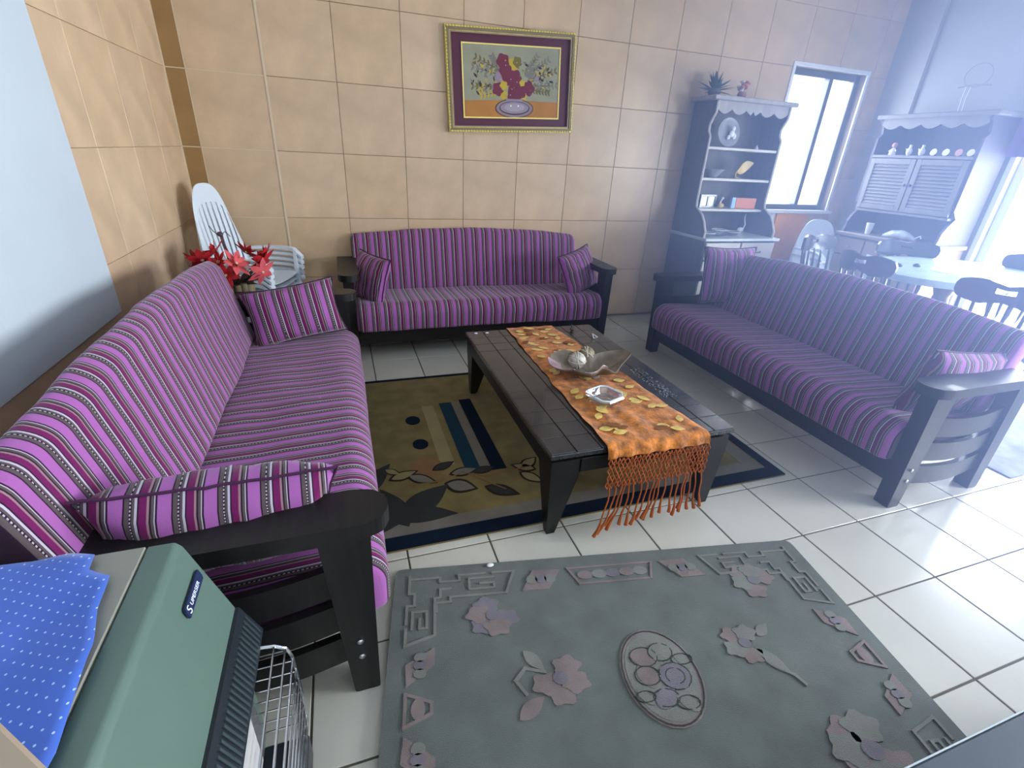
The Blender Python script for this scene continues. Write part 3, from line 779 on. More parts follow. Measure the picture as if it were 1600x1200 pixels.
MB().cbox(-.30, -.198, hy0+.02, hy1-.04, .03, .115, .004).build('base_tray', BLKP, ht)
# wire guard
gp = [(-.262, .468), (-.225, .462), (-.203, .445), (-.196, .42), (-.193, .36), (-.193, .24), (-.196, .16), (-.215, .115), (-.262, .105)]
for k, (x, z) in enumerate([gp[0], gp[1], (-.205, .447), (-.195, .41), (-.193, .375), (-.193, .34), (-.193, .305), (-.193, .27), (-.193, .235), (-.193, .20), (-.196, .16)]):
    MB().tube([(x, hy0+.03, z), (x, hy1-.045, z)], .0024, 6).build('guard_wire', CHROME, ht, smooth=True)
for y in (hy0+.03, hy1-.045):
    MB().tube([(x, y, z) for x, z in gp], .0036, 7).build('guard_end_loop', CHROME, ht, smooth=True)
for k in range(8):
    z = .44-k*.038
    MB().tube([(-.295, hy1-.045, z), (-.196 if z < .43 else -.21, hy1-.045, z)], .002, 6).build('guard_rung', CHROME, ht, smooth=True)
for cx_, cy_ in ((hxb+.06, hy0+.05), (hxb+.06, hy1-.05), (-.36, hy0+.05), (-.36, hy1-.05)):
    MB().tube([(cx_, cy_-.015, .02), (cx_, cy_+.015, .02)], .0195, 12).build('castor', BLKP, ht, smooth=True)
# badge on the sloped front
sl = math.atan2(.059, .206)
bx = Vector((0, 1, 0)); bn = Vector((math.cos(sl), 0, math.sin(sl))); bz = bn.cross(bx) * 1
if bz.z < 0: bz = -bz
Mb = Matrix.Identity(4)
for i in range(3): Mb[i][0] = bx[i]; Mb[i][1] = bz[i]; Mb[i][2] = bn[i]
bc = Vector((xf(.682), .7745, .682)); Mb.translation = bc
def onto(mb, n, m, par, label=None):
    o = mb.build(n, m, par, label=label); o.matrix_local = Mb; return o
badge = onto(MB().prism([(-.048, -.011), (.044, -.011), (.048, -.005), (.048, .011), (-.044, .011), (-.048, .005)], -.002, .0022, 'z'), 'badge', NAVY, ht, 'navy badge with white lettering')
def text(body, size, M, par, m, name='lettering', ext=.0004):
    cu = bpy.data.curves.new(name, 'FONT'); cu.body = body; cu.size = size; cu.extrude = ext; cu.align_x = 'LEFT'
    to = bpy.data.objects.new(name, cu); COL.objects.link(to)
    dg = bpy.context.evaluated_depsgraph_get(); me = bpy.data.meshes.new_from_object(to.evaluated_get(dg))
    bpy.data.objects.remove(to); me.materials.clear(); me.materials.append(m)
    o = bpy.data.objects.new(name, me); COL.objects.link(o); o.parent = par; o.matrix_local = M; return o
TXT = mat('white_lettering', (.8, .85, .9), .4)
text('S', .024, Matrix.Translation((-.043, -.0085, .0024)), badge, TXT)
text('UPERSER', .0125, Matrix.Translation((-.027, -.0045, .0024)) @ Matrix.Diagonal((1.12, 1, 1, 1)), badge, TXT)
# blue dotted cloth on the lid
def dotcloth():
    m, N, L, b = nt('blue_dotted_cotton')
    tc = N.new('ShaderNodeTexCoord'); mp = N.new('ShaderNodeMapping'); mp.inputs['Rotation'].default_value = (0, 0, .5)
    L.new(tc.outputs['UV'], mp.inputs[0])
    sx = N.new('ShaderNodeSeparateXYZ'); L.new(mp.outputs[0], sx.inputs[0])
    def M(op, a, c=None):
        n = N.new('ShaderNodeMath'); n.operation = op
        for i, v in enumerate((a, c)):
            if v is None: continue
            if isinstance(v, (int, float)): n.inputs[i].default_value = v
            else: L.new(v, n.inputs[i])
        return n.outputs[0]
    S = 62.0
    y = M('MULTIPLY', sx.outputs['Y'], S); row = M('FLOOR', y)
    x = M('ADD', M('MULTIPLY', sx.outputs['X'], S), M('MULTIPLY', row, .5))
    fx = M('SUBTRACT', M('FRACT', x), .5); fy = M('SUBTRACT', M('FRACT', y), .5)
    d = M('ADD', M('MULTIPLY', fx, fx), M('MULTIPLY', fy, fy))
    dot = M('LESS_THAN', d, .011)
    mx = N.new('ShaderNodeMix'); mx.data_type = 'RGBA'; L.new(dot, mx.inputs[0])
    mx.inputs[6].default_value = (.045, .12, .50, 1); mx.inputs[7].default_value = (.40, .52, .78, 1)
    L.new(mx.outputs[2], b.inputs['Base Color']); b.inputs['Roughness'].default_value = .85; b.inputs['Sheen Weight'].default_value = .2
    return m
cl = [(-.80, .80), (-.70, .862), (-.62, .872), (-.56, .862), (-.475, .832), (-.470, .795), (-.432, .770), (-.425, .70), (-.405, .63), (-.400, .56), (-.392, .48), (-.40, .41), (-.55, .395), (-.70, .40), (-.82, .45), (-.84, .62)]
cl = [(x, min(y, .862)) for x, y in cl]
cc = Vector((-.60, .63)); mb = MB(); per = subdiv(cl, .02); n_ = len(per); K = 14
vs = [(cc.x, cc.y, .775)]; fs = []
for k in range(1, K+1):
    for (x, y) in per:
        q = cc+(Vector((x, y))-cc)*(k/K)
        z = .7555+.012*max(0, noise.noise(Vector((q.x*9, q.y*6, 2)))+.3)+.006*max(0, noise.noise(Vector((q.x*22, q.y*14, 5))))
        if q.x < hxb-.01: z -= (hxb-.01-q.x)*1.2
        if q.y > hy1+.005: z -= (q.y-hy1-.005)*.9
        vs.append((q.x, q.y, z))
for j in range(n_): fs.append((0, 1+j, 1+(j+1) % n_))
for k in range(1, K):
    for j in range(n_):
        a = 1+(k-1)*n_; b = 1+k*n_; fs.append((a+j, b+j, b+(j+1) % n_, a+(j+1) % n_))
mb.add(vs, fs)
o = mb.build('folded_cloth', dotcloth(), smooth=True, angle=80)
me = o.data; uvl = me.uv_layers.new(name='UVMap')
for lp in me.loops:
    v = me.vertices[lp.vertex_index].co; uvl.data[lp.index].uv = (v.x, v.y)
md = o.modifiers.new('thick', 'SOLIDIFY'); md.thickness = .0015; md.offset = 1
tag(o, 'blue cotton cloth with small white dots lying on the heater lid', 'cloth')
bb = thing('beige_box', 'plain beige box corner on top of the heater at the bottom left edge', 'box', (-.365, .415, .776), R_(-44))
MB().cbox(-.09, .09, -.16, .0, 0, .11, .006).build('box_body', mat('beige_board', (.36, .27, .19), .6, noise_amt=.06), bb)
MB().cbox(-.094, .094, -.164, .004, .085, .112, .004).build('box_lid', mat('beige_board_lid', (.40, .30, .21), .6), bb)
# low dark cabinet at the bottom right
lc = thing('low_cabinet', 'dark grey low cabinet whose top corner shows at the bottom right', 'cabinet', (0, 0, 0))
GD = mat('charcoal_laminate', (.045, .06, .075), .35)
MB().cbox(.70, 2.1, -.33, .20, .03, .415, .004).build('carcass', GD, lc)
MB().cbox(.68, 2.12, -.35, .221, .415, .44, .004).build('cabinet_top', GD, lc)
MB().cbox(.682, 2.118, .2205, .2235, .4365, .4405, .0008).build('edge_band', mat('pale_edge', (.5, .55, .58), .4), lc, label='pale front edge band')
for sx in (.76, 2.04):
    for sy in (-.28, .14): MB().cbox(sx-.02, sx+.02, sy-.02, sy+.02, 0, .03, .002).build('foot', BLKP, lc)
for k in range(2):
    d = MB().cbox(.72+k*.69, 1.39+k*.69, .20, .215, .06, .40, .004).build('door', GD, lc); MB().cbox(1.30+k*.04, 1.33+k*.04, .215, .23, .2, .3, .004).build('handle', STEEL, d)
# ------------------------------------------------------------ picture
pc = thing('framed_picture', 'gilt framed embroidered picture of a flower vase with burgundy mat on the tiled wall', 'picture', (1.352, YB-.001, 1.935))
pc.rotation_euler = (0, R_(-2.9), 0)
PW, PH = 1.030, .680
def fr(mb, w0, h0, w1, h1, d0, d1, M=None):
    for s in (-1, 1):
        mb.prism([(s*w0/2, -h0/2), (s*w0/2, h0/2), (s*w1/2, h1/2), (s*w1/2, -h1/2)], -d1, -d0, 'y')
        mb.prism([(-w0/2, s*h0/2), (w0/2, s*h0/2), (w1/2, s*h1/2), (-w1/2, s*h1/2)], -d1, -d0, 'y')
    return mb
fr(MB(), PW, PH, PW-.075, PH-.075, 0, .032).build('frame_moulding', GOLD, pc)
fr(MB(), PW-.03, PH-.03, PW-.060, PH-.060, .032, .040).build('frame_ridge', mat('taupe_gilt', (.22, .17, .09), .45, metal=.3), pc)
fr(MB(), PW-.076, PH-.076, PW-.090, PH-.090, .012, .034).build('inner_slip', mat('dull_pink_gilt', (.32, .20, .14), .5), pc)
mb = MB()
def beads(x0, z0, x1, z1, n):
    for k in range(n):
        t = (k+.5)/n; mb.ball((x0+(x1-x0)*t, -.035, z0+(z1-z0)*t), .0085, 6, (1.25 if z0 == z1 else .8, .8, 1.25 if x0 == x1 else .8))
beads(-PW/2+.01, -PH/2+.009, PW/2-.01, -PH/2+.009, 46); beads(-PW/2+.01, PH/2-.009, PW/2-.01, PH/2-.009, 46)
beads(-PW/2+.009, -PH/2+.02, -PW/2+.009, PH/2-.02, 30); beads(PW/2-.009, -PH/2+.02, PW/2-.009, PH/2-.02, 30)
o = mb.build('rope_beading', GOLDL, pc, smooth=True); o['kind'] = 'stuff'
MB().box(-PW/2+.04, PW/2-.04, -.016, -.002, -PH/2+.04, PH/2-.04).build('mat_board', BURG, pc)
AW, AH = .79, .485
fr(MB(), AW, AH, AW-.018, AH-.018, .016, .022).build('gilt_fillet', GOLDL, pc)
MB().box(-AW/2+.008, AW/2-.008, -.0175, -.016, -AH/2+.008, AH/2-.008).build('canvas', mat('canvas_grey_green', (.30, .29, .20), .7, noise_amt=.08), pc)
PAC = [0]
def pa(poly, d, m, name='painted_flower', label=None):
    PAC[0] += 1
    return MB().prism(poly, -.0176-d*.0003-(PAC[0] % 29)*.00001, -.0172, 'y').build(name, m, pc, label=label)
pa([(-AW/2+.009, -AH/2+.009), (AW/2-.009, -AH/2+.009), (AW/2-.009, -.125), (0, -.115), (-AW/2+.009, -.125)], 1, mat('painted_orange', (.42, .17, .035), .7, noise_amt=.25, nscale=3), 'painted_table', 'orange painted table')
P_O = mat('painted_olive', (.16, .13, .035), .7); P_Y = mat('painted_yellow', (.50, .36, .03), .7); P_G = mat('painted_grey', (.20, .18, .15), .7); P_L = mat('painted_lilac', (.28, .22, .28), .7); P_M = mat('painted_maroon', (.16, .02, .05), .7)
P_D = mat('painted_outline', (.035, .02, .03), .7)
def twig(x0, z0, a, L_, m, n=7):
    for k in range(n):
        t = (k+1)/n; x = x0+L_*t*math.cos(a); z = z0+L_*t*math.sin(a)
        for s in (-1, 1):
            pa(leaf_poly(x+.014*math.cos(a+s*1), z+.014*math.sin(a+s*1), .036, .015, a+s*.9, n=4), 2+k % 2, m, 'painted_leaf')
    pa(leaf_poly(x0+L_/2*math.cos(a), z0+L_/2*math.sin(a), L_, .005, a, n=4), 1.5, P_D, 'painted_stem')
for (x, z, a, l, m_) in [(-.06, .06, 2.75, .24, P_O), (-.05, .04, 2.95, .26, P_G), (-.06, -.03, 3.15, .25, P_O), (-.05, -.05, 3.35, .20, P_Y), (-.10, .06, 2.1, .12, P_G), (.10, .05, .9, .16, P_G), (.12, .05, .55, .20, P_G), (.12, .02, .28, .24, P_O), (.14, -.02, .05, .22, P_G), (.12, -.04, -.1, .18, P_O)]:
    twig(x, z, a, l, m_)
for (x, z, r, m_, d) in [(-.075, .135, .050, P_M, 5), (-.055, .075, .050, P_M, 5), (-.03, .03, .055, P_M, 5), (.02, .03, .055, P_M, 5), (.03, -.03, .060, P_M, 5), (.01, -.08, .050, P_M, 5), (.06, -.06, .05, P_M, 5), (.13, -.035, .050, P_M, 6), (-.115, -.045, .045, P_M, 6),
                         (.015, .12, .042, P_Y, 4), (.04, .135, .035, P_O, 4.5), (-.03, .12, .03, P_Y, 4), (-.07, -.02, .030, P_Y, 7), (-.10, .03, .040, P_L, 4), (-.14, -.04, .025, P_L, 4), (.08, .0, .022, P_Y, 7), (.20, .03, .02, P_L, 5), (-.07, -.085, .03, P_Y, 4), (.09, -.09, .03, P_Y, 4), (.14, .07, .04, P_G, 3)]:
    pa([(x+r*(1+.12*math.cos(5*t*PI/9+x*50))*math.cos(t*PI/9), z+r*(1+.12*math.cos(5*t*PI/9+x*50))*math.sin(t*PI/9)) for t in range(18)], d, m_)
r2 = random.Random(3)
for k in range(110):
    sd_ = -1 if k % 2 else 1
    x = sd_*r2.uniform(.07, .33); z = .02+r2.uniform(-.13, .13)*(1-abs(x)*.8)+(.03 if abs(x) < .2 else 0)
    pa(leaf_poly(x, z, r2.uniform(.025, .045), r2.uniform(.010, .018), r2.uniform(0, PI), n=4), 2.2+r2.random(), [P_G, P_O, P_G, P_D, P_Y][k % 5] if k % 7 else P_Y, 'painted_leaf')
for k in range(26):
    x = r2.uniform(-.12, .16); z = r2.uniform(-.10, .15)
    pa(ell(x, z, .006, .004, r2.uniform(0, 3), 8), 9, [P_Y, P_L, P_O][k % 3], 'painted_dot')
VX = .018
pa(ell(VX, -.172, .158, .066), 6, P_D, 'painted_vase'); pa(ell(VX, -.172, .151, .061), 7, mat('painted_vase_b', (.27, .20, .22), .7), 'painted_vase', 'mauve painted vase')
pa(ell(VX, -.170, .125, .047), 8, P_D, 'painted_vase'); pa(ell(VX, -.168, .118, .041), 8.6, P_L, 'painted_vase')
pa(ell(VX, -.165, .085, .028), 9.3, mat('painted_vase_c', (.36, .30, .35), .7), 'painted_vase')
for dx in (-.03, .03): pa(ell(VX+dx, -.155, .006, .006, 0, 10), 10, WHITE, 'painted_dot')
pa([(VX-.075, -.108), (VX+.075, -.108), (VX+.06, -.125), (VX-.06, -.125)], 9, P_L, 'painted_vase')
# ------------------------------------------------------------ side table in the corner
st = thing('side_table', 'small dark wooden side table in the corner behind the left sofa', 'table', (-.61, 3.265, 0))
MB().cbox(-.285, .285, -.15, .15, .525, .55, .004).build('tabletop', DARKW, st)
MB().cbox(-.25, .25, -.12, .12, .47, .525, .003).build('apron', DARKW, st)
for sx in (-1, 1):
    for sy in (-1, 1): MB().prism([(sx*.245-.02, sy*.12-.02), (sx*.245+.02, sy*.12-.02), (sx*.245+.02, sy*.12+.02), (sx*.245-.02, sy*.12+.02)], 0, .525, 'z').build('leg', DARKW, st)
MB().cbox(-.23, .23, -.11, .11, .18, .195, .003).build('lower_shelf', DARKW, st)
# ------------------------------------------------------------ poinsettia arrangement
BAM = mat('split_log_bark', (.20, .155, .085), .7, noise_amt=.5, nscale=12, stretch=(1, 1, .3), bump=.4)
LFD = mat('dark_dried_leaf', (.02, .014, .012), .7); RED = mat('red_silk_petal', (.42, .012, .02), .55, noise_amt=.3, nscale=20); PNK = mat('coral_silk_petal', (.62, .09, .10), .55, noise_amt=.2, nscale=20)
TWG = mat('dark_twig', (.07, .04, .05), .6)
fa = thing('poinsettia_pot', 'red artificial poinsettias in a pot ringed with little logs on the side table', 'plant', (-.655, 3.285, .551))
for k in range(15):
    a = k*2*PI/15; h = .105+rnd.uniform(-.008, .008); r = .0205
    MB().lathe([(r*.9, 0), (r, .004), (r*rnd.uniform(.95, 1.05), h*.5), (r, h-.004), (r*.9, h)], 9, (.088*math.cos(a), .088*math.sin(a), 0)).build('log', BAM, fa, smooth=True)
MB().lathe([(.08, .0), (.08, .09), (.04, .098)], 16).build('pot_filling', LFD, fa)
for k in range(26):
    a = rnd.uniform(0, 2*PI); e = rnd.uniform(-.2, .9); L_ = rnd.uniform(.08, .15)
    M_ = Matrix.Translation((.05*math.cos(a), .05*math.sin(a), .10)) @ Matrix.Rotation(a, 4, 'Z') @ Matrix.Rotation(-e, 4, 'Y') @ Matrix.Translation((L_/2, 0, 0))
    MB().prism(leaf_poly(0, 0, L_, .045, 0, n=5), 0, .0015, 'z', M=M_).build('leaf', LFD, fa)
def bloom(c, r, ang, m, tilt=(0, 0)):
    R0 = Matrix.Translation(c) @ Euler((tilt[0], tilt[1], ang)).to_matrix().to_4x4()
    f = MB().ball((0, 0, .004), .010, 8, M=R0).build('flower_centre', mat('pale_stamen', (.6, .5, .3), .6) if 'pale_stamen' not in bpy.data.materials else bpy.data.materials['pale_stamen'], fa, smooth=True)
    for ring, (n, el, rr) in enumerate(((6, .15, r), (5, .75, r*.66))):
        for k in range(n):
            M_ = R0 @ Matrix.Rotation(k*2*PI/n+ring*.5, 4, 'Z') @ Matrix.Rotation(-el, 4, 'Y') @ Matrix.Translation((rr/2+.006, 0, 0))
            MB().prism(leaf_poly(0, 0, rr, rr*.48, 0, n=6), 0, .0018, 'z', M=M_).build('petal', m, f)
for (x, y, z, r, m_, tx, ty) in [(-.17, -.02, .175, .085, RED, .9, -.5), (-.09, -.09, .155, .085, RED, 1.1, 0), (-.07, .0, .235, .085, RED, .8, -.2), (-.20, -.03, .115, .07, RED, 1.0, -.6), (-.01, -.12, .125, .07, RED, 1.2, .1),
                              (.045, -.08, .185, .078, PNK, 1.0, .2), (.10, -.0, .235, .07, RED, .8, .3), (.19, .0, .18, .085, RED, .9, .5), (.185, -.06, .125, .08, PNK, 1.1, .5), (.21, .02, .215, .07, RED, .7, .7), (-.13, -.08, .205, .07, RED, 1.0, -.2), (-.04, -.10, .20, .06, RED, 1.1, 0)]:
    bloom((x*.95, y, z+.045), r*1.15, x*20, m_, (tx, ty))
for k in range(3):
    MB().tube([(-.01+k*.012, .0, .09), (-.005+k*.01, 0, .22), (-.02+k*.004, .0, .33), (-.025+k*.006, 0, .375)], [.005, .004, .004, .004], 6).build('stem', TWG, fa, smooth=True)
MB().ball((-.024, 0, .385), .018, 10, (1, 1, .8)).build('dried_pod', TWG, fa, smooth=True)
for s in (-1, 1): MB().tube([(-.025, 0, .375), (-.025+s*.03, .0, .40), (-.025+s*.05, .01, .43 if s < 0 else .37)], .0025, 5).build('stem', TWG, fa, smooth=True)
# ------------------------------------------------------------ moulded white plastic armchairs
def make_plastic_chair(label, fan=True, group=None, BT=.93, AZ=.655):
    t = thing('plastic_armchair', label, 'chair', group=group)
    # front faces -y; seat z .43; back at +y
    def seat(u, v):
        x = (u-.5)*.46*(1-.10*v); y = -.22+.42*v
        z = .43-.025*math.sin(PI*u)*math.sin(PI*min(1, v+.15))-.03*max(0, .1-v)*10*.3
        return Vector((x, y, z)), Vector((0, 0, 1))
    plate(seat, 12, 10, .006, skip=lambda i, j: (j in (3, 4, 5, 6) and i in (4, 7)) and fan).build('seat', WPLAST, t, smooth=True)
    def back(u, v):
        a = (u-.5)*1.9
        top = BT-.30*abs(2*u-1)**3.0
        z = .41+(top-.41)*v
        wd = (.235+.035*math.sin(PI*v))*(1-.0*v)
        x = math.sin(a)*wd*1.22; y = .15+.10*v+.11*math.cos(a)*1.0-.06
        return Vector((x, y, z)), Vector((math.sin(a), math.cos(a), 0)).normalized()
    sk = (lambda i, j: (i % 3 == 1) and 2 <= j <= 12 and 2 < i < 27) if fan else (lambda i, j: False)
    plate(back, 30, 16, .006, skip=sk).build('backrest', WPLAST, t, smooth=True)
    for s in (-1, 1):
        def arm(u, v):
            y = .20-.46*u; x = s*(.255+.035*math.sin(PI*u*.9)+(v-.5)*.055)
            z = AZ+.012*math.sin(PI*u)-.05*max(0, u-.85)/.15
            return Vector((x, y, z)), Vector((0, 0, 1))
        plate(arm, 14, 3, .02).build('armrest', WPLAST, t, smooth=True)
        mb = MB(); mb.rings([[(s*(.22+.045*q)-.022, -.24+.02*q, z), (s*(.22+.045*q)+.022, -.24+.02*q, z), (s*(.22+.045*q)+.022, -.215+.02*q, z), (s*(.22+.045*q)-.022, -.215+.02*q, z)] for q, z in ((1.3, 0), (.3, .42), (1.1, AZ))])
        mb.build('leg', WPLAST, t)
        MB().rings([[(s*(.20+.045*q)-.022, .20+.09*q, z), (s*(.20+.045*q)+.022, .20+.09*q, z), (s*(.20+.045*q)+.022, .225+.09*q, z), (s*(.20+.045*q)-.022, .225+.09*q, z)] for q, z in ((1.2, 0), (0, .43))]).build('leg', WPLAST, t)
    return t
stack_lab = ['lowest white plastic armchair of the stack in the left corner', 'second lowest white plastic armchair of the corner stack', 'middle white plastic armchair of the corner stack', 'second highest white plastic armchair of the corner stack', 'topmost white plastic armchair of the corner stack, above the red flowers']
pch = make_plastic_chair(stack_lab[0], True, 'stacked plastic armchairs', 1.02, .575)
pch.location = (-.600, 3.745, 0); pch.rotation_euler = (0, 0, R_(70)); pch.scale = (.88, .88, 1)
for k in range(1, 5):
    dup(pch, (-.600+.002*k, 3.745-.001*k, .038*k), R_(70), stack_lab[k])
pc2 = make_plastic_chair('white plastic armchair with a plain rounded back under the window, lower of two stacked', False, 'plastic armchairs under the window')
pc2.location = (4.60, 3.60, 0); pc2.rotation_euler = (0, 0, R_(-12))
dup(pc2, (4.60, 3.595, .06), R_(-12), 'white plastic armchair with a plain rounded back under the window, upper of two stacked')
dup(pc2, (4.14, 3.16, -.0), R_(35), 'low white plastic armchair between the two black chairs left of the dining table').scale = (.82, .82, .84)
# ------------------------------------------------------------ black spindle-back dining chairs
def make_dining_chair(label):
    t = thing('dining_chair', label, 'chair', group='black spindle-back dining chairs')
    def rail(u, v):
        a = (u-.5)*1.25; e = abs(2*u-1)
        hh = .052+.018*math.sin(PI*min(1, e*1.15))+(-.006 if e < .3 else 0)
        if e > .86: hh *= math.sqrt(max(.05, 1-((e-.86)/.15)**2))
        x = math.sin(a)*.385; y = .17+(math.cos(a)-1)*.30*1.0+.04
        return Vector((x, y, .872+(v-.5)*2*hh*.98)), Vector((math.sin(a)*.6, 1, 0)).normalized()
    plate(rail, 34, 8, .022, skip=lambda i, j: 14 <= i <= 19 and j in (4, 5)).build('top_rail', BLACKW, t, smooth=True)
    mb = MB(); R = []
    for z, k in ((.425, .93), (.432, 1), (.452, 1), (.458, .95)):
        R.append([(k*.215*math.copysign(abs(math.cos(q))**.7, math.cos(q)), k*.205*math.copysign(abs(math.sin(q))**.7, math.sin(q)), z) for q in [2*PI*j/24 for j in range(24)]])
    mb.rings(R).build('seat', BLACKW, t, smooth=True)
    for k in range(6):
        u = (k-2.5)/2.5; a = u*.52
        MB().tube([(u*.165, .165-.02*u*u, .45), (u*.175, .175-.05*u*u, .55), (math.sin(a)*.385*.98, .21+(math.cos(a)-1)*.30, .83)], [.008, .012, .008], 8).build('spindle', BLACKW, t, smooth=True)
    for sx in (-1, 1):
        for sy in (-1, 1):
            MB().tube([(sx*.15, sy*.14, .43), (sx*.165, sy*.155, .30), (sx*.185, sy*.18, .13), (sx*.20, sy*.195, .003)], [.014, .020, .014, .010], 8).build('leg', BLACKW, t, smooth=True)
        MB().tube([(sx*.178, -.168, .19), (sx*.178, .168, .19)], .009, 8).build('stretcher', BLACKW, t, smooth=True)
    MB().tube([(-.178, 0, .19), (.178, 0, .19)], .009, 8).build('stretcher', BLACKW, t, smooth=True)
    return t
def dch(o, bx_, by_, ang):
    """place so that the middle of the back rail is at bx_, by_; ang = direction the chair faces (deg, 0 = -y)"""
    r = R_(ang); o.location = (bx_+.21*math.sin(r), by_-.21*math.cos(r), 0); o.rotation_euler = (0, 0, r)
dc = make_dining_chair('black spindle-back chair at the left end of the dining table, behind the right sofa'); dch(dc, 3.43, 2.44, 84)
for lab, x, y, a in (('black spindle-back chair in front of the white plastic chairs under the window', 3.93, 3.27, 8),
                     ('black spindle-back chair on the far side of the dining table, before the right cabinet', 4.60, 2.93, -40),
                     ('black spindle-back chair with a slotted rail, behind the near half of right sofa', 3.46, 1.60, 112),
                     ('black spindle-back chair at the far right end of the dining table by the glass door', 5.04, 2.20, -88)):
    dch(dup(dc, (0, 0, 0), 0, lab), x, y, a)
# ------------------------------------------------------------ dining table
TBC = mat('pale_table_cover', (.40, .50, .48), .22, noise_amt=.18, nscale=7)
dt = thing('dining_table', 'oval dining table with a pale shiny cover behind the right sofa', 'table', (4.34, 2.38, 0), R_(6))
def el(a, b, n=48): return [(a*math.cos(2*PI*i/n), b*math.sin(2*PI*i/n)) for i in range(n)]
MB().prism(el(.70, .50), .79, .816, 'z').build('tabletop', mat('brown_table_wood', (.12, .07, .04), .4), dt)
MB().rings([[(x, y, z) for x, y in el(.703+k, .503+k)] for k, z in ((.006, .775), (.004, .80), (0, .8185), (-.01, .820))]).build('table_cover', TBC, dt, smooth=True, label='pale green-white table cover')
MB().lathe([(.05, .04), (.07, .10), (.045, .2), (.08, .42), (.05, .62), (.11, .775)], 16).build('pedestal', mat('brown_table_wood_b', (.10, .06, .035), .4), dt, smooth=True)
for k in range(4):
    a = k*PI/2+.7; MB().tube([(0.03*math.cos(a), .03*math.sin(a), .16), (.22*math.cos(a), .22*math.sin(a), .10), (.38*math.cos(a), .38*math.sin(a), .025)], [.035, .03, .022], 8).build('foot', bpy.data.materials['brown_table_wood_b'], dt, smooth=True)
for k, (x, y) in enumerate(((3.95, 2.52), (4.12, 2.50))):
    tag(MB().lathe([(.0, 0), (.022, 0), (.026, .012), (.012, .022), (.0, .024)], 12).build('table_trinket', DARKW, smooth=True), ['small dark trinket on the left part of the dining table, nearer its left end', 'small dark trinket on the dining table beside the round mat'][k], 'trinket').location = (x, y, .8205)
tag(MB().prism(el(.17, .13, 28), 0, .003, 'z').build('place_mat', mat('white_lace', (.7, .75, .74), .6)), 'round white mat lying on the pale dining table', 'mat').location = (4.25, 2.32, .8205)
# ------------------------------------------------------------ hutch left of the window
def scallop_rail(x0, x1, zt, h, amp, n, y0, y1):
    P = [(x0, zt), (x1, zt)]
    m_ = n*6
    for k in range(m_+1):
        u = 1-k/m_; P.append((x0+(x1-x0)*u, zt-h-amp*abs(math.sin(u*n*PI))+(amp*.9 if .47 < u < .53 else 0)))
    return MB().prism(P, y0, y1, 'y')
hu = thing('display_hutch', 'tall grey-washed open hutch with scalloped top left of the window', 'cabinet', (0, 0, 0))
hx0, hx1 = 3.055, 3.86; yb = YB-.014; yf = 3.85
HS = mat('hutch_shaded_wood', (.085, .085, .10), .5, noise_amt=.2, nscale=4, stretch=(8, 8, 1))  # darker copy of the hutch wood, backlit shade put into its colour
side = [(yb, .85), (3.66, .85), (3.655, .90), (3.68, .94), (3.70, .98), (3.74, 1.03), (3.84, 1.09), (yf, 1.14), (yf, 1.66), (yf+.03, 1.70), (yf+.035, 1.75), (yf+.01, 1.80), (yf-.015, 1.84), (yf-.015, 1.93), (yb, 1.93)]
for x in (hx0, hx1-.022):
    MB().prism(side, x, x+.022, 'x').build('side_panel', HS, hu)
    e = MB(); pts = side[1:-1]
    e.tube([(x+.011, y-.002, z) for y, z in pts], .011, 6); e.build('side_edge', HUTCHL, hu, label='pale rounded front edge of the side panel')
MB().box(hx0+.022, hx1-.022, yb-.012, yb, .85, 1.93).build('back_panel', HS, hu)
for z in (1.075, 1.335, 1.585):
    MB().cbox(hx0+.022, hx1-.022, yf+.005, yb-.012, z-.022, z, .003).build('shelf', HUTCHL, hu)
MB().cbox(hx0-.05, hx1+.04, yf-.05, yb, 1.93, 1.965, .006).build('cornice', HUTCH, hu)
scallop_rail(hx0+.022, hx1-.022, 1.93, .06, .035, 5, yf-.012, yf+.006).build('scalloped_rail', HUTCH, hu)
MB().cbox(hx0-.02, hx1+.02, 3.585, yb, .825, .85, .005).build('counter', mat('pale_counter', (.55, .60, .58), .25), hu)
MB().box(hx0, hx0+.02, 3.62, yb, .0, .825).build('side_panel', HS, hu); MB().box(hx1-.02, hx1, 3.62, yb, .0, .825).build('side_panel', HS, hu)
MB().box(hx0+.02, hx1-.02, 3.66, yb, .0, .10).build('plinth', HS, hu)
for k in range(2):
    x0 = hx0+.012+k*.395; x1 = x0+.38
    d = MB().cbox(x0, x1, 3.60, 3.62, .66, .81, .004).build('drawer', HUTCHL, hu)
    MB().tube([(x0+.15, 3.598, .735), (x0+.16, 3.585, .725), (x0+.22, 3.585, .725), (x0+.23, 3.598, .735)], .005, 6).build('handle', BLACKW, d, smooth=True)
    d = MB().cbox(x0, x1, 3.60, 3.62, .11, .645, .004).build('door', HUTCHL, hu)
    MB().cbox(x0+.06, x1-.06, 3.594, 3.602, .17, .585, .003).build('door_panel', HUTCHL, d)
    MB().cbox(x0+(.005 if k == 0 else .36), x0+(.015 if k == 0 else .375), 3.59, 3.603, .20, .26, .002).build('hinge', BLACKW, d)
    MB().cbox(x0+(.005 if k == 0 else .36), x0+(.015 if k == 0 else .375), 3.59, 3.603, .50, .56, .002).build('hinge', BLACKW, d)
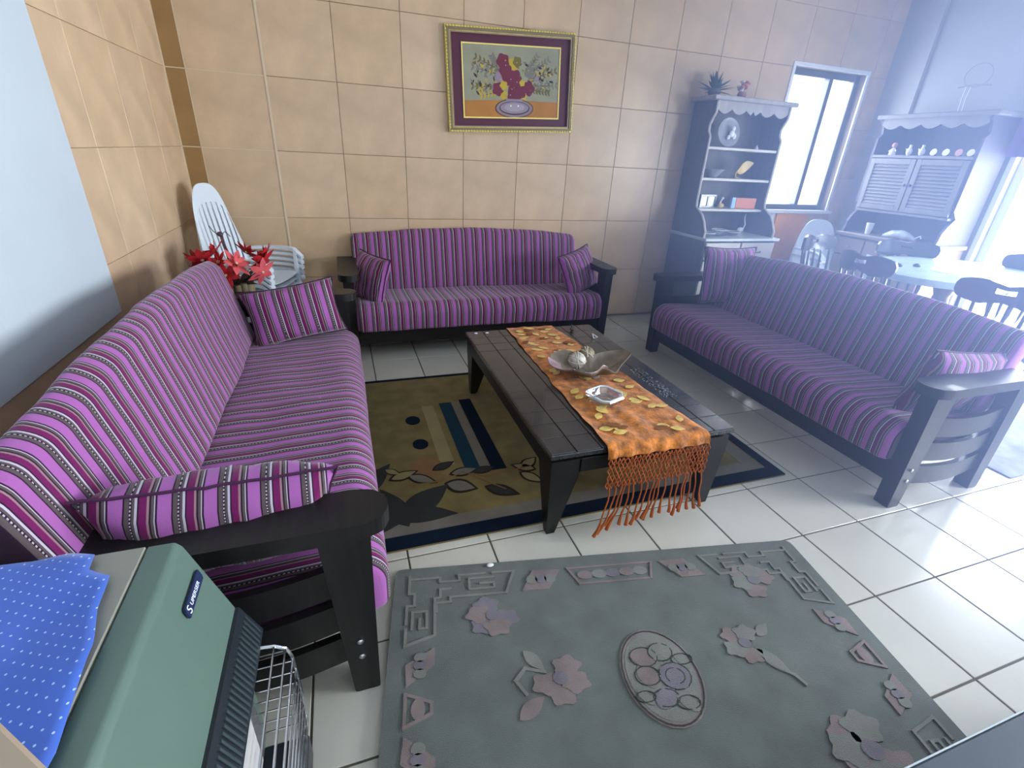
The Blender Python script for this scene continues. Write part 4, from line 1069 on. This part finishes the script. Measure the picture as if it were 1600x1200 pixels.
# things on the hutch
def simple(name, cat, label, parts, loc, rz=0, group=None):
    t = thing(name, label, cat, loc, rz, group)
    for pn, mb_, m_, sm in parts: mb_.build(pn, m_, t, smooth=sm)
    return t
GRYC = mat('grey_ceramic', (.30, .31, .36), .3, noise_amt=.3, nscale=12)
YEL = mat('yellow_ceramic', (.62, .42, .10), .35)
simple('round_plaque', 'plate', 'round grey decorative plate standing on the top shelf of the hutch', [
    ('plate_disc', MB().lathe([(.0, -.006), (.085, -.008), (.115, .006), (.118, .012), (.085, .002), (0, .003)], 28, M=Matrix.Translation((0, 0, .118)) @ Matrix.Rotation(R_(78), 4, 'X')), GRYC, True),
    ('floral_relief', MB().ball((.02, -.03, .11), .03, 8, (1, .5, 1)).ball((.05, -.03, .09), .022, 8, (1, .5, 1)).ball((.03, -.03, .15), .02, 8, (1, .5, 1)).ball((-.01, -.03, .08), .02, 8, (1, .5, 1)), WHITE, True)], (3.34, 3.96, 1.588))
simple('leaf_ornament', 'ornament', 'yellow leaf-shaped ornament on a curved stem, middle shelf of the hutch', [
    ('leaf_dish', plate(lambda u, v: (Vector(((v-.1)*.16, 0+.015*math.sin(PI*v), .06+v*.075+(u-.5)*.10*math.sin(PI*(.08+v*.9)))), Vector((0, 1, 0))), 8, 12, .012), YEL, True),
    ('stem', MB().tube([(.02, 0, .0), (-.025, 0, .01), (-.035, 0, .04), (-.01, 0, .08)], .008, 8), YEL, True), ('foot', MB().lathe([(.035, 0), (.032, .006), (0, .008)], 14), YEL, True)], (3.53, 3.93, 1.337))
simple('shallow_bowl', 'bowl', 'shallow grey bowl at the left of the middle shelf of the hutch', [('bowl_body', MB().lathe([(.04, 0), (.05, .004), (.11, .07), (.104, .07), (.045, .012), (0, .010)], 24), GRYC, True)], (3.26, 3.97, 1.337))
simple('double_photo_frame', 'photo frame', 'dark double frame with two pale pictures on the lowest shelf of the hutch', [
    ('frame_border', fr(MB(), .20, .115, .17, .085, 0, .02, None), BLACKW, False), ('frame_divider', MB().box(-.01, .01, -.02, 0, -.045, .045), BLACKW, False),
    ('photo', MB().box(-.083, -.011, -.012, -.006, -.041, .041), WHITE, False), ('photo', MB().box(.011, .083, -.012, -.006, -.041, .041), WHITE, False), ('frame_back', MB().box(-.09, .09, -.006, .0, -.05, .05), BLACKW, False)], (3.24, 3.93, 1.1345), R_(8))
simple('orange_box', 'box', 'flat orange and blue box standing on the lowest shelf of the hutch', [
    ('box_body', MB().cbox(-.10, .13, -.015, .015, 0, .095, .003), mat('orange_card', (.62, .17, .06), .5), False), ('box_spine', MB().cbox(-.145, -.10, -.016, .016, 0, .098, .003), mat('light_blue_card', (.30, .52, .75), .5), False)], (3.66, 3.92, 1.0765), R_(-3))
simple('yellow_figurine', 'figurine', 'small yellow and white bird figurine beside the double frame on the hutch', [
    ('body', MB().ball((0, 0, .025), .024, 10, (1.4, .8, .9)), YEL, True), ('neck', MB().tube([(-.01, 0, .03), (-.012, 0, .06), (.0, 0, .085)], [.010, .007, .006], 8), WHITE, True), ('head', MB().ball((.004, 0, .09), .012, 8), WHITE, True)], (3.385, 3.90, 1.0765))
simple('swan_ornament', 'ornament', 'small white swan ornament on the hutch counter', [
    ('body', MB().ball((0, 0, .03), .028, 10, (1.3, .8, .9)), WHITE, True), ('neck', MB().tube([(.03, 0, .04), (.045, 0, .08), (.03, 0, .11), (.02, 0, .15), (.028, 0, .18)], [.008, .007, .006, .005, .002], 8), WHITE, True)], (3.70, 3.92, .8515))
simple('thimble_bell', 'bell', 'tiny white bell at the right end of the top shelf of the hutch', [('bell_body', MB().lathe([(.016, 0), (.013, .012), (.008, .024), (.003, .028)], 12), WHITE, True), ('bell_handle', MB().tube([(0, 0, .027), (0, 0, .038)], .003, 6), WHITE, True)], (3.64, 3.90, 1.5865))
for k, (x, y, lab) in enumerate(((3.13, 3.70, 'clear glass dish at the left end of the hutch counter'), (3.30, 3.74, 'crumpled clear glass bowl in the middle of the hutch counter'), (3.46, 3.76, 'low clear glass dish right of the glass bowl on the hutch counter'))):
    simple('glass_dish', 'dish', lab, [('dish_body', MB().lathe([(.03, 0), (.04, .004), (.075, .035+.02*(k == 1)), (.070, .036+.02*(k == 1)), (.035, .010), (0, .008)], 18), CRYSTAL, True), ('dish_rim', MB().tube([(.073*math.cos(q*PI/9), .073*math.sin(q*PI/9), .036+.02*(k == 1)) for q in range(18)], .003, 5, closed=True), WHITE, True)], (x, y, .8515), 0, 'glass dishes on the hutch counter')
# arrangements on top of the hutch
fl = thing('dried_flower_bunch', 'dark dried flower arrangement on top of the hutch, left one', 'flowers', (3.12, 3.98, 1.966))
MB().lathe([(.04, 0), (.055, .03), (.045, .06)], 14).build('basket', HS, fl, smooth=True)
DG = mat('dusty_green_leaf', (.05, .08, .07), .7)
for k in range(46):
    a = rnd.uniform(0, 2*PI); e = rnd.uniform(-.15, 1.4); L_ = rnd.uniform(.09, .17)
    M_ = Matrix.Translation((0, 0, .045)) @ Matrix.Rotation(a, 4, 'Z') @ Matrix.Rotation(-e, 4, 'Y') @ Matrix.Translation((L_/2, 0, 0))
    MB().prism(leaf_poly(0, 0, L_, .035, 0, n=4), 0, .0015, 'z', M=M_).build('leaf', DG, fl)
fl = thing('red_flower_bunch', 'small bunch of red and white flowers on top of the hutch, right one', 'flowers', (3.37, 3.93, 1.966))
MB().lathe([(.03, 0), (.04, .025), (.032, .05)], 14).build('pot', mat('terracotta', (.35, .14, .08), .6), fl, smooth=True)
for k in range(16):
    a = rnd.uniform(0, 2*PI); r = rnd.uniform(0, .05); z = .06+rnd.uniform(0, .07)
    c_ = (r*math.cos(a), r*math.sin(a), z)
    MB().tube([(0, 0, .04), c_], .0015, 4).build('stem', DG, fl)
    MB().ball(c_, rnd.uniform(.014, .022), 8, (1, 1, .7)).build('blossom', [mat('red_blossom', (.5, .06, .05), .6), WHITE, mat('salmon_blossom', (.6, .25, .18), .6)][k % 3], fl, smooth=True)
# ------------------------------------------------------------ cupboard on the right wall
cb = thing('cupboard', 'tall grey-washed cupboard with louvred doors and scalloped top against the right wall', 'cabinet', (0, 0, 0))
fx, bxk = 4.90, XR-.04; cy0, cy1 = 2.86, 3.76
CW = mat('cupboard_wood', (.17, .155, .145), .55, noise_amt=.12, nscale=4, stretch=(8, 8, 1)); CWs = mat('cupboard_side_shade', (.065, .055, .075), .6); CWd = mat('cupboard_back_wood', (.13, .12, .14), .6)  # side wood is a darker copy, shade painted into its colour
sd = [(bxk, .90), (4.84, .90), (4.855, .95), (4.86, 1.0), (4.90, 1.06), (4.96, 1.12), (fx, 1.18), (fx, 1.74), (fx+.04, 1.78), (fx+.02, 1.84), (fx-.01, 1.88), (fx-.01, 1.90), (bxk, 1.90)]
for y in (cy0, cy1-.022):
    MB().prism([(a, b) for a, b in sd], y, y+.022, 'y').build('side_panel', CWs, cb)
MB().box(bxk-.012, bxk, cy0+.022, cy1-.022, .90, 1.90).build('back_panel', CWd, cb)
MB().cbox(fx-.04, bxk, cy0-.05, cy1+.03, 1.90, 1.935, .006).build('cornice', CW, cb)
P = [(cy0+.022, 1.90), (cy1-.022, 1.90)]
for k in range(43):
    u = 1-k/42; P.append((cy0+.022+(cy1-cy0-.044)*u, 1.85-.035*abs(math.sin(u*5*PI))))
MB().prism(P, fx-.008, fx+.012, 'x').build('scalloped_rail', CW, cb)
for z in (1.13, 1.605):
    MB().cbox(fx-.004, bxk-.012, cy0+.022, cy1-.022, z-.024, z, .003).build('shelf', CW, cb)
for k in range(2):
    y0 = cy0+.03+k*.425; y1 = y0+.415
    d = MB(); d.cbox(fx-.012, fx+.008, y0, y0+.045, 1.135, 1.575, .002); d.cbox(fx-.012, fx+.008, y1-.045, y1, 1.135, 1.575, .002); d.cbox(fx-.012, fx+.008, y0+.045, y1-.045, 1.135, 1.18, .002); d.cbox(fx-.012, fx+.008, y0+.045, y1-.045, 1.53, 1.575, .002)
    d = d.build('door', CW, cb)
    for q in range(12):
        z = 1.185+q*.029
        MB().add([(fx-.010, y0+.045, z), (fx+.004, y0+.045, z+.026), (fx+.004, y1-.045, z+.026), (fx-.010, y1-.045, z), (fx-.006, y0+.045, z), (fx+.008, y0+.045, z+.026), (fx+.008, y1-.045, z+.026), (fx-.006, y1-.045, z)],
                 [(0, 1, 2, 3), (7, 6, 5, 4), (0, 3, 7, 4), (1, 5, 6, 2), (0, 4, 5, 1), (3, 2, 6, 7)]).build('louvre', CW, d)
    MB().ball((fx-.022, (y1-.02) if k == 0 else (y0+.02), 1.36), .012, 8).build('knob', DARKW, d, smooth=True)
MB().cbox(4.80, bxk, cy0-.02, cy1+.02, .865, .90, .005).build('counter', mat('brown_counter', (.24, .18, .15), .35), cb)
MB().box(4.84, bxk, cy0, cy1, .0, .865).build('carcass', mat('cupboard_base', (.15, .09, .07), .5), cb)
for k in range(3):
    y0 = cy0+.01+k*.30
    d = MB().cbox(4.822, 4.84, y0, y0+.285, .69, .85, .004).build('drawer', mat('drawer_front', (.30, .22, .19), .45) if k == 0 else bpy.data.materials['drawer_front'], cb); MB().ball((4.812, y0+.14, .77), .014, 8).build('knob', STEEL, d, smooth=True)
    d = MB().cbox(4.822, 4.84, y0, y0+.285, .09, .675, .004).build('door', bpy.data.materials['drawer_front'], cb); MB().ball((4.812, y0+.25, .50), .013, 8).build('knob', STEEL, d, smooth=True)
# row of ornaments on the cupboard's upper shelf
PKG = mat('pink_glaze', (.62, .30, .30), .4)
def fig(kind, label, y, s=1):
    if kind == 'doll':
        parts = [('body', MB().lathe([(.03, 0), (.026, .03), (.014, .055), (.010, .06)], 12), WHITE, True), ('head', MB().ball((0, 0, .082), .024, 10), PKG, True), ('arm', MB().tube([(0, -.012, .05), (-.01, -.035, .03)], .006, 6), WHITE, True), ('arm', MB().tube([(0, .012, .05), (-.01, .035, .03)], .006, 6), WHITE, True)]
    elif kind == 'vase':
        parts = [('vase_body', MB().lathe([(.014, 0), (.024, .02), (.024, .04), (.010, .065), (.012, .085)], 14), WHITE, True), ('spout', MB().tube([(0, .02, .03), (0, .034, .055)], .005, 6), WHITE, True)]
    else:
        parts = [('plate_disc', MB().lathe([(0, 0), (.026, 0), (.028, .004), (0, .005)], 16, M=Matrix.Translation((0, 0, .028)) @ Matrix.Rotation(R_(-78), 4, 'Y')), WHITE if kind == 'plate' else PKG, True), ('stand', MB().cbox(.0, .02, -.018, .018, 0, .012, .002), DARKW, False)]
    return simple('figurine' if kind != 'plate' and kind != 'pplate' else 'miniature_plate', 'ornament', label, parts, (4.955, y, 1.6065), 0, 'ornaments on the upper cupboard shelf')
fig('doll', 'pink-headed doll figurine at the left end of the upper cupboard shelf', 3.60)
fig('vase', 'white miniature jug next to the doll on the upper cupboard shelf', 3.45)
fig('vase', 'second white miniature jug from the doll on the upper cupboard shelf', 3.34)
fig('plate', 'white miniature plate right after the two jugs on the upper cupboard shelf', 3.24)
fig('plate', 'white miniature plate in the middle of the four plates, left of the pink one', 3.14)
fig('pplate', 'pinkish miniature plate on the upper cupboard shelf', 3.04)
fig('plate', 'white miniature plate at the right end of the upper cupboard shelf', 2.95)
simple('white_cup', 'cup', 'white tapered cup on the cupboard counter', [('cup_body', MB().lathe([(.024, 0), (.034, .10), (.030, .10), (.021, .006), (0, .005)], 16), WHITE, True), ('cup_rim', MB().tube([(.032*math.cos(q*PI/8), .032*math.sin(q*PI/8), .10) for q in range(16)], .003, 5, closed=True), WHITE, True)], (4.92, 3.54, .9015))
pb = thing('crumpled_bag', 'crumpled pale plastic bag lying on the cupboard counter', 'bag', (4.93, 3.24, .902))
vs = []; R = []
for k in range(9):
    u = k/8; x = (u-.5)*.30; r = .055*math.sin(PI*(.1+.8*u))
    R.append([(r*1.0*math.cos(q*2*PI/14)*(1+.3*noise.noise(Vector((k, q, 1)))), x, max(.0, r*.75+r*.75*math.sin(q*2*PI/14)*(1+.5*noise.noise(Vector((k*.9, q*.7, 4))))-.004)) for q in range(14)])
MB().rings(R).build('bag_body', mat('pale_plastic_film', (.5, .55, .6), .3, noise_amt=.3, nscale=20), pb, smooth=True)
MB().tube([(0, -.13, .02), (.02, -.17, .05), (0, -.19, .03)], .006, 6).build('bag_knot', WHITE, pb, smooth=True)
# wire ornament on the cupboard
wo = thing('wire_ornament', 'thin wire hoop ornament standing on top of the right cupboard', 'ornament', (5.1, 3.22, 1.936))
WIRE = mat('dull_wire', (.25, .27, .27), .5)
MB().tube([(0, .10*math.cos(q*PI/12), .28+.085*math.sin(q*PI/12)) for q in range(24)], .004, 6, closed=True).build('hoop', WIRE, wo, smooth=True)
MB().tube([(0, .02, .0), (0, .03, .12), (0, .02, .2)], .003, 6).build('stem', WHITE, wo, smooth=True); MB().tube([(0, .05, .0), (0, .06, .12), (0, .06, .2)], .003, 6).build('stem', WHITE, wo, smooth=True)
MB().tube([(0, -.12, .20), (0, 0, .215), (0, .12, .20)], .006, 6).build('crossbar', WIRE, wo, smooth=True); MB().cbox(-.02, .02, -.02, .08, -.0, .004, .001).build('base', WIRE, wo)
# purple curtain end above the glass door
PC = mat('purple_valance', (.16, .07, .22), .85, sheen=.2)
R = []
va = thing('door_valance', 'short purple curtain hanging at the top left of the glass door', 'curtain', (0, 0, 0))
plate(lambda u, v: (Vector((XR-.045-.012*math.sin(u*26), 2.24+.62*u, 1.62+.62*v)), Vector((1, 0, 0))), 40, 6, .004).build('curtain_cloth', PC, va, smooth=True)
MB().tube([(XR-.045, 2.2, 2.24), (XR-.045, 2.90, 2.24)], .010, 8).build('curtain_rod', STEEL, va, smooth=True)
for y in (2.22, 2.88): MB().tube([(XR-.045, y, 2.24), (XR, y, 2.24)], .006, 8).build('bracket', STEEL, va, smooth=True)
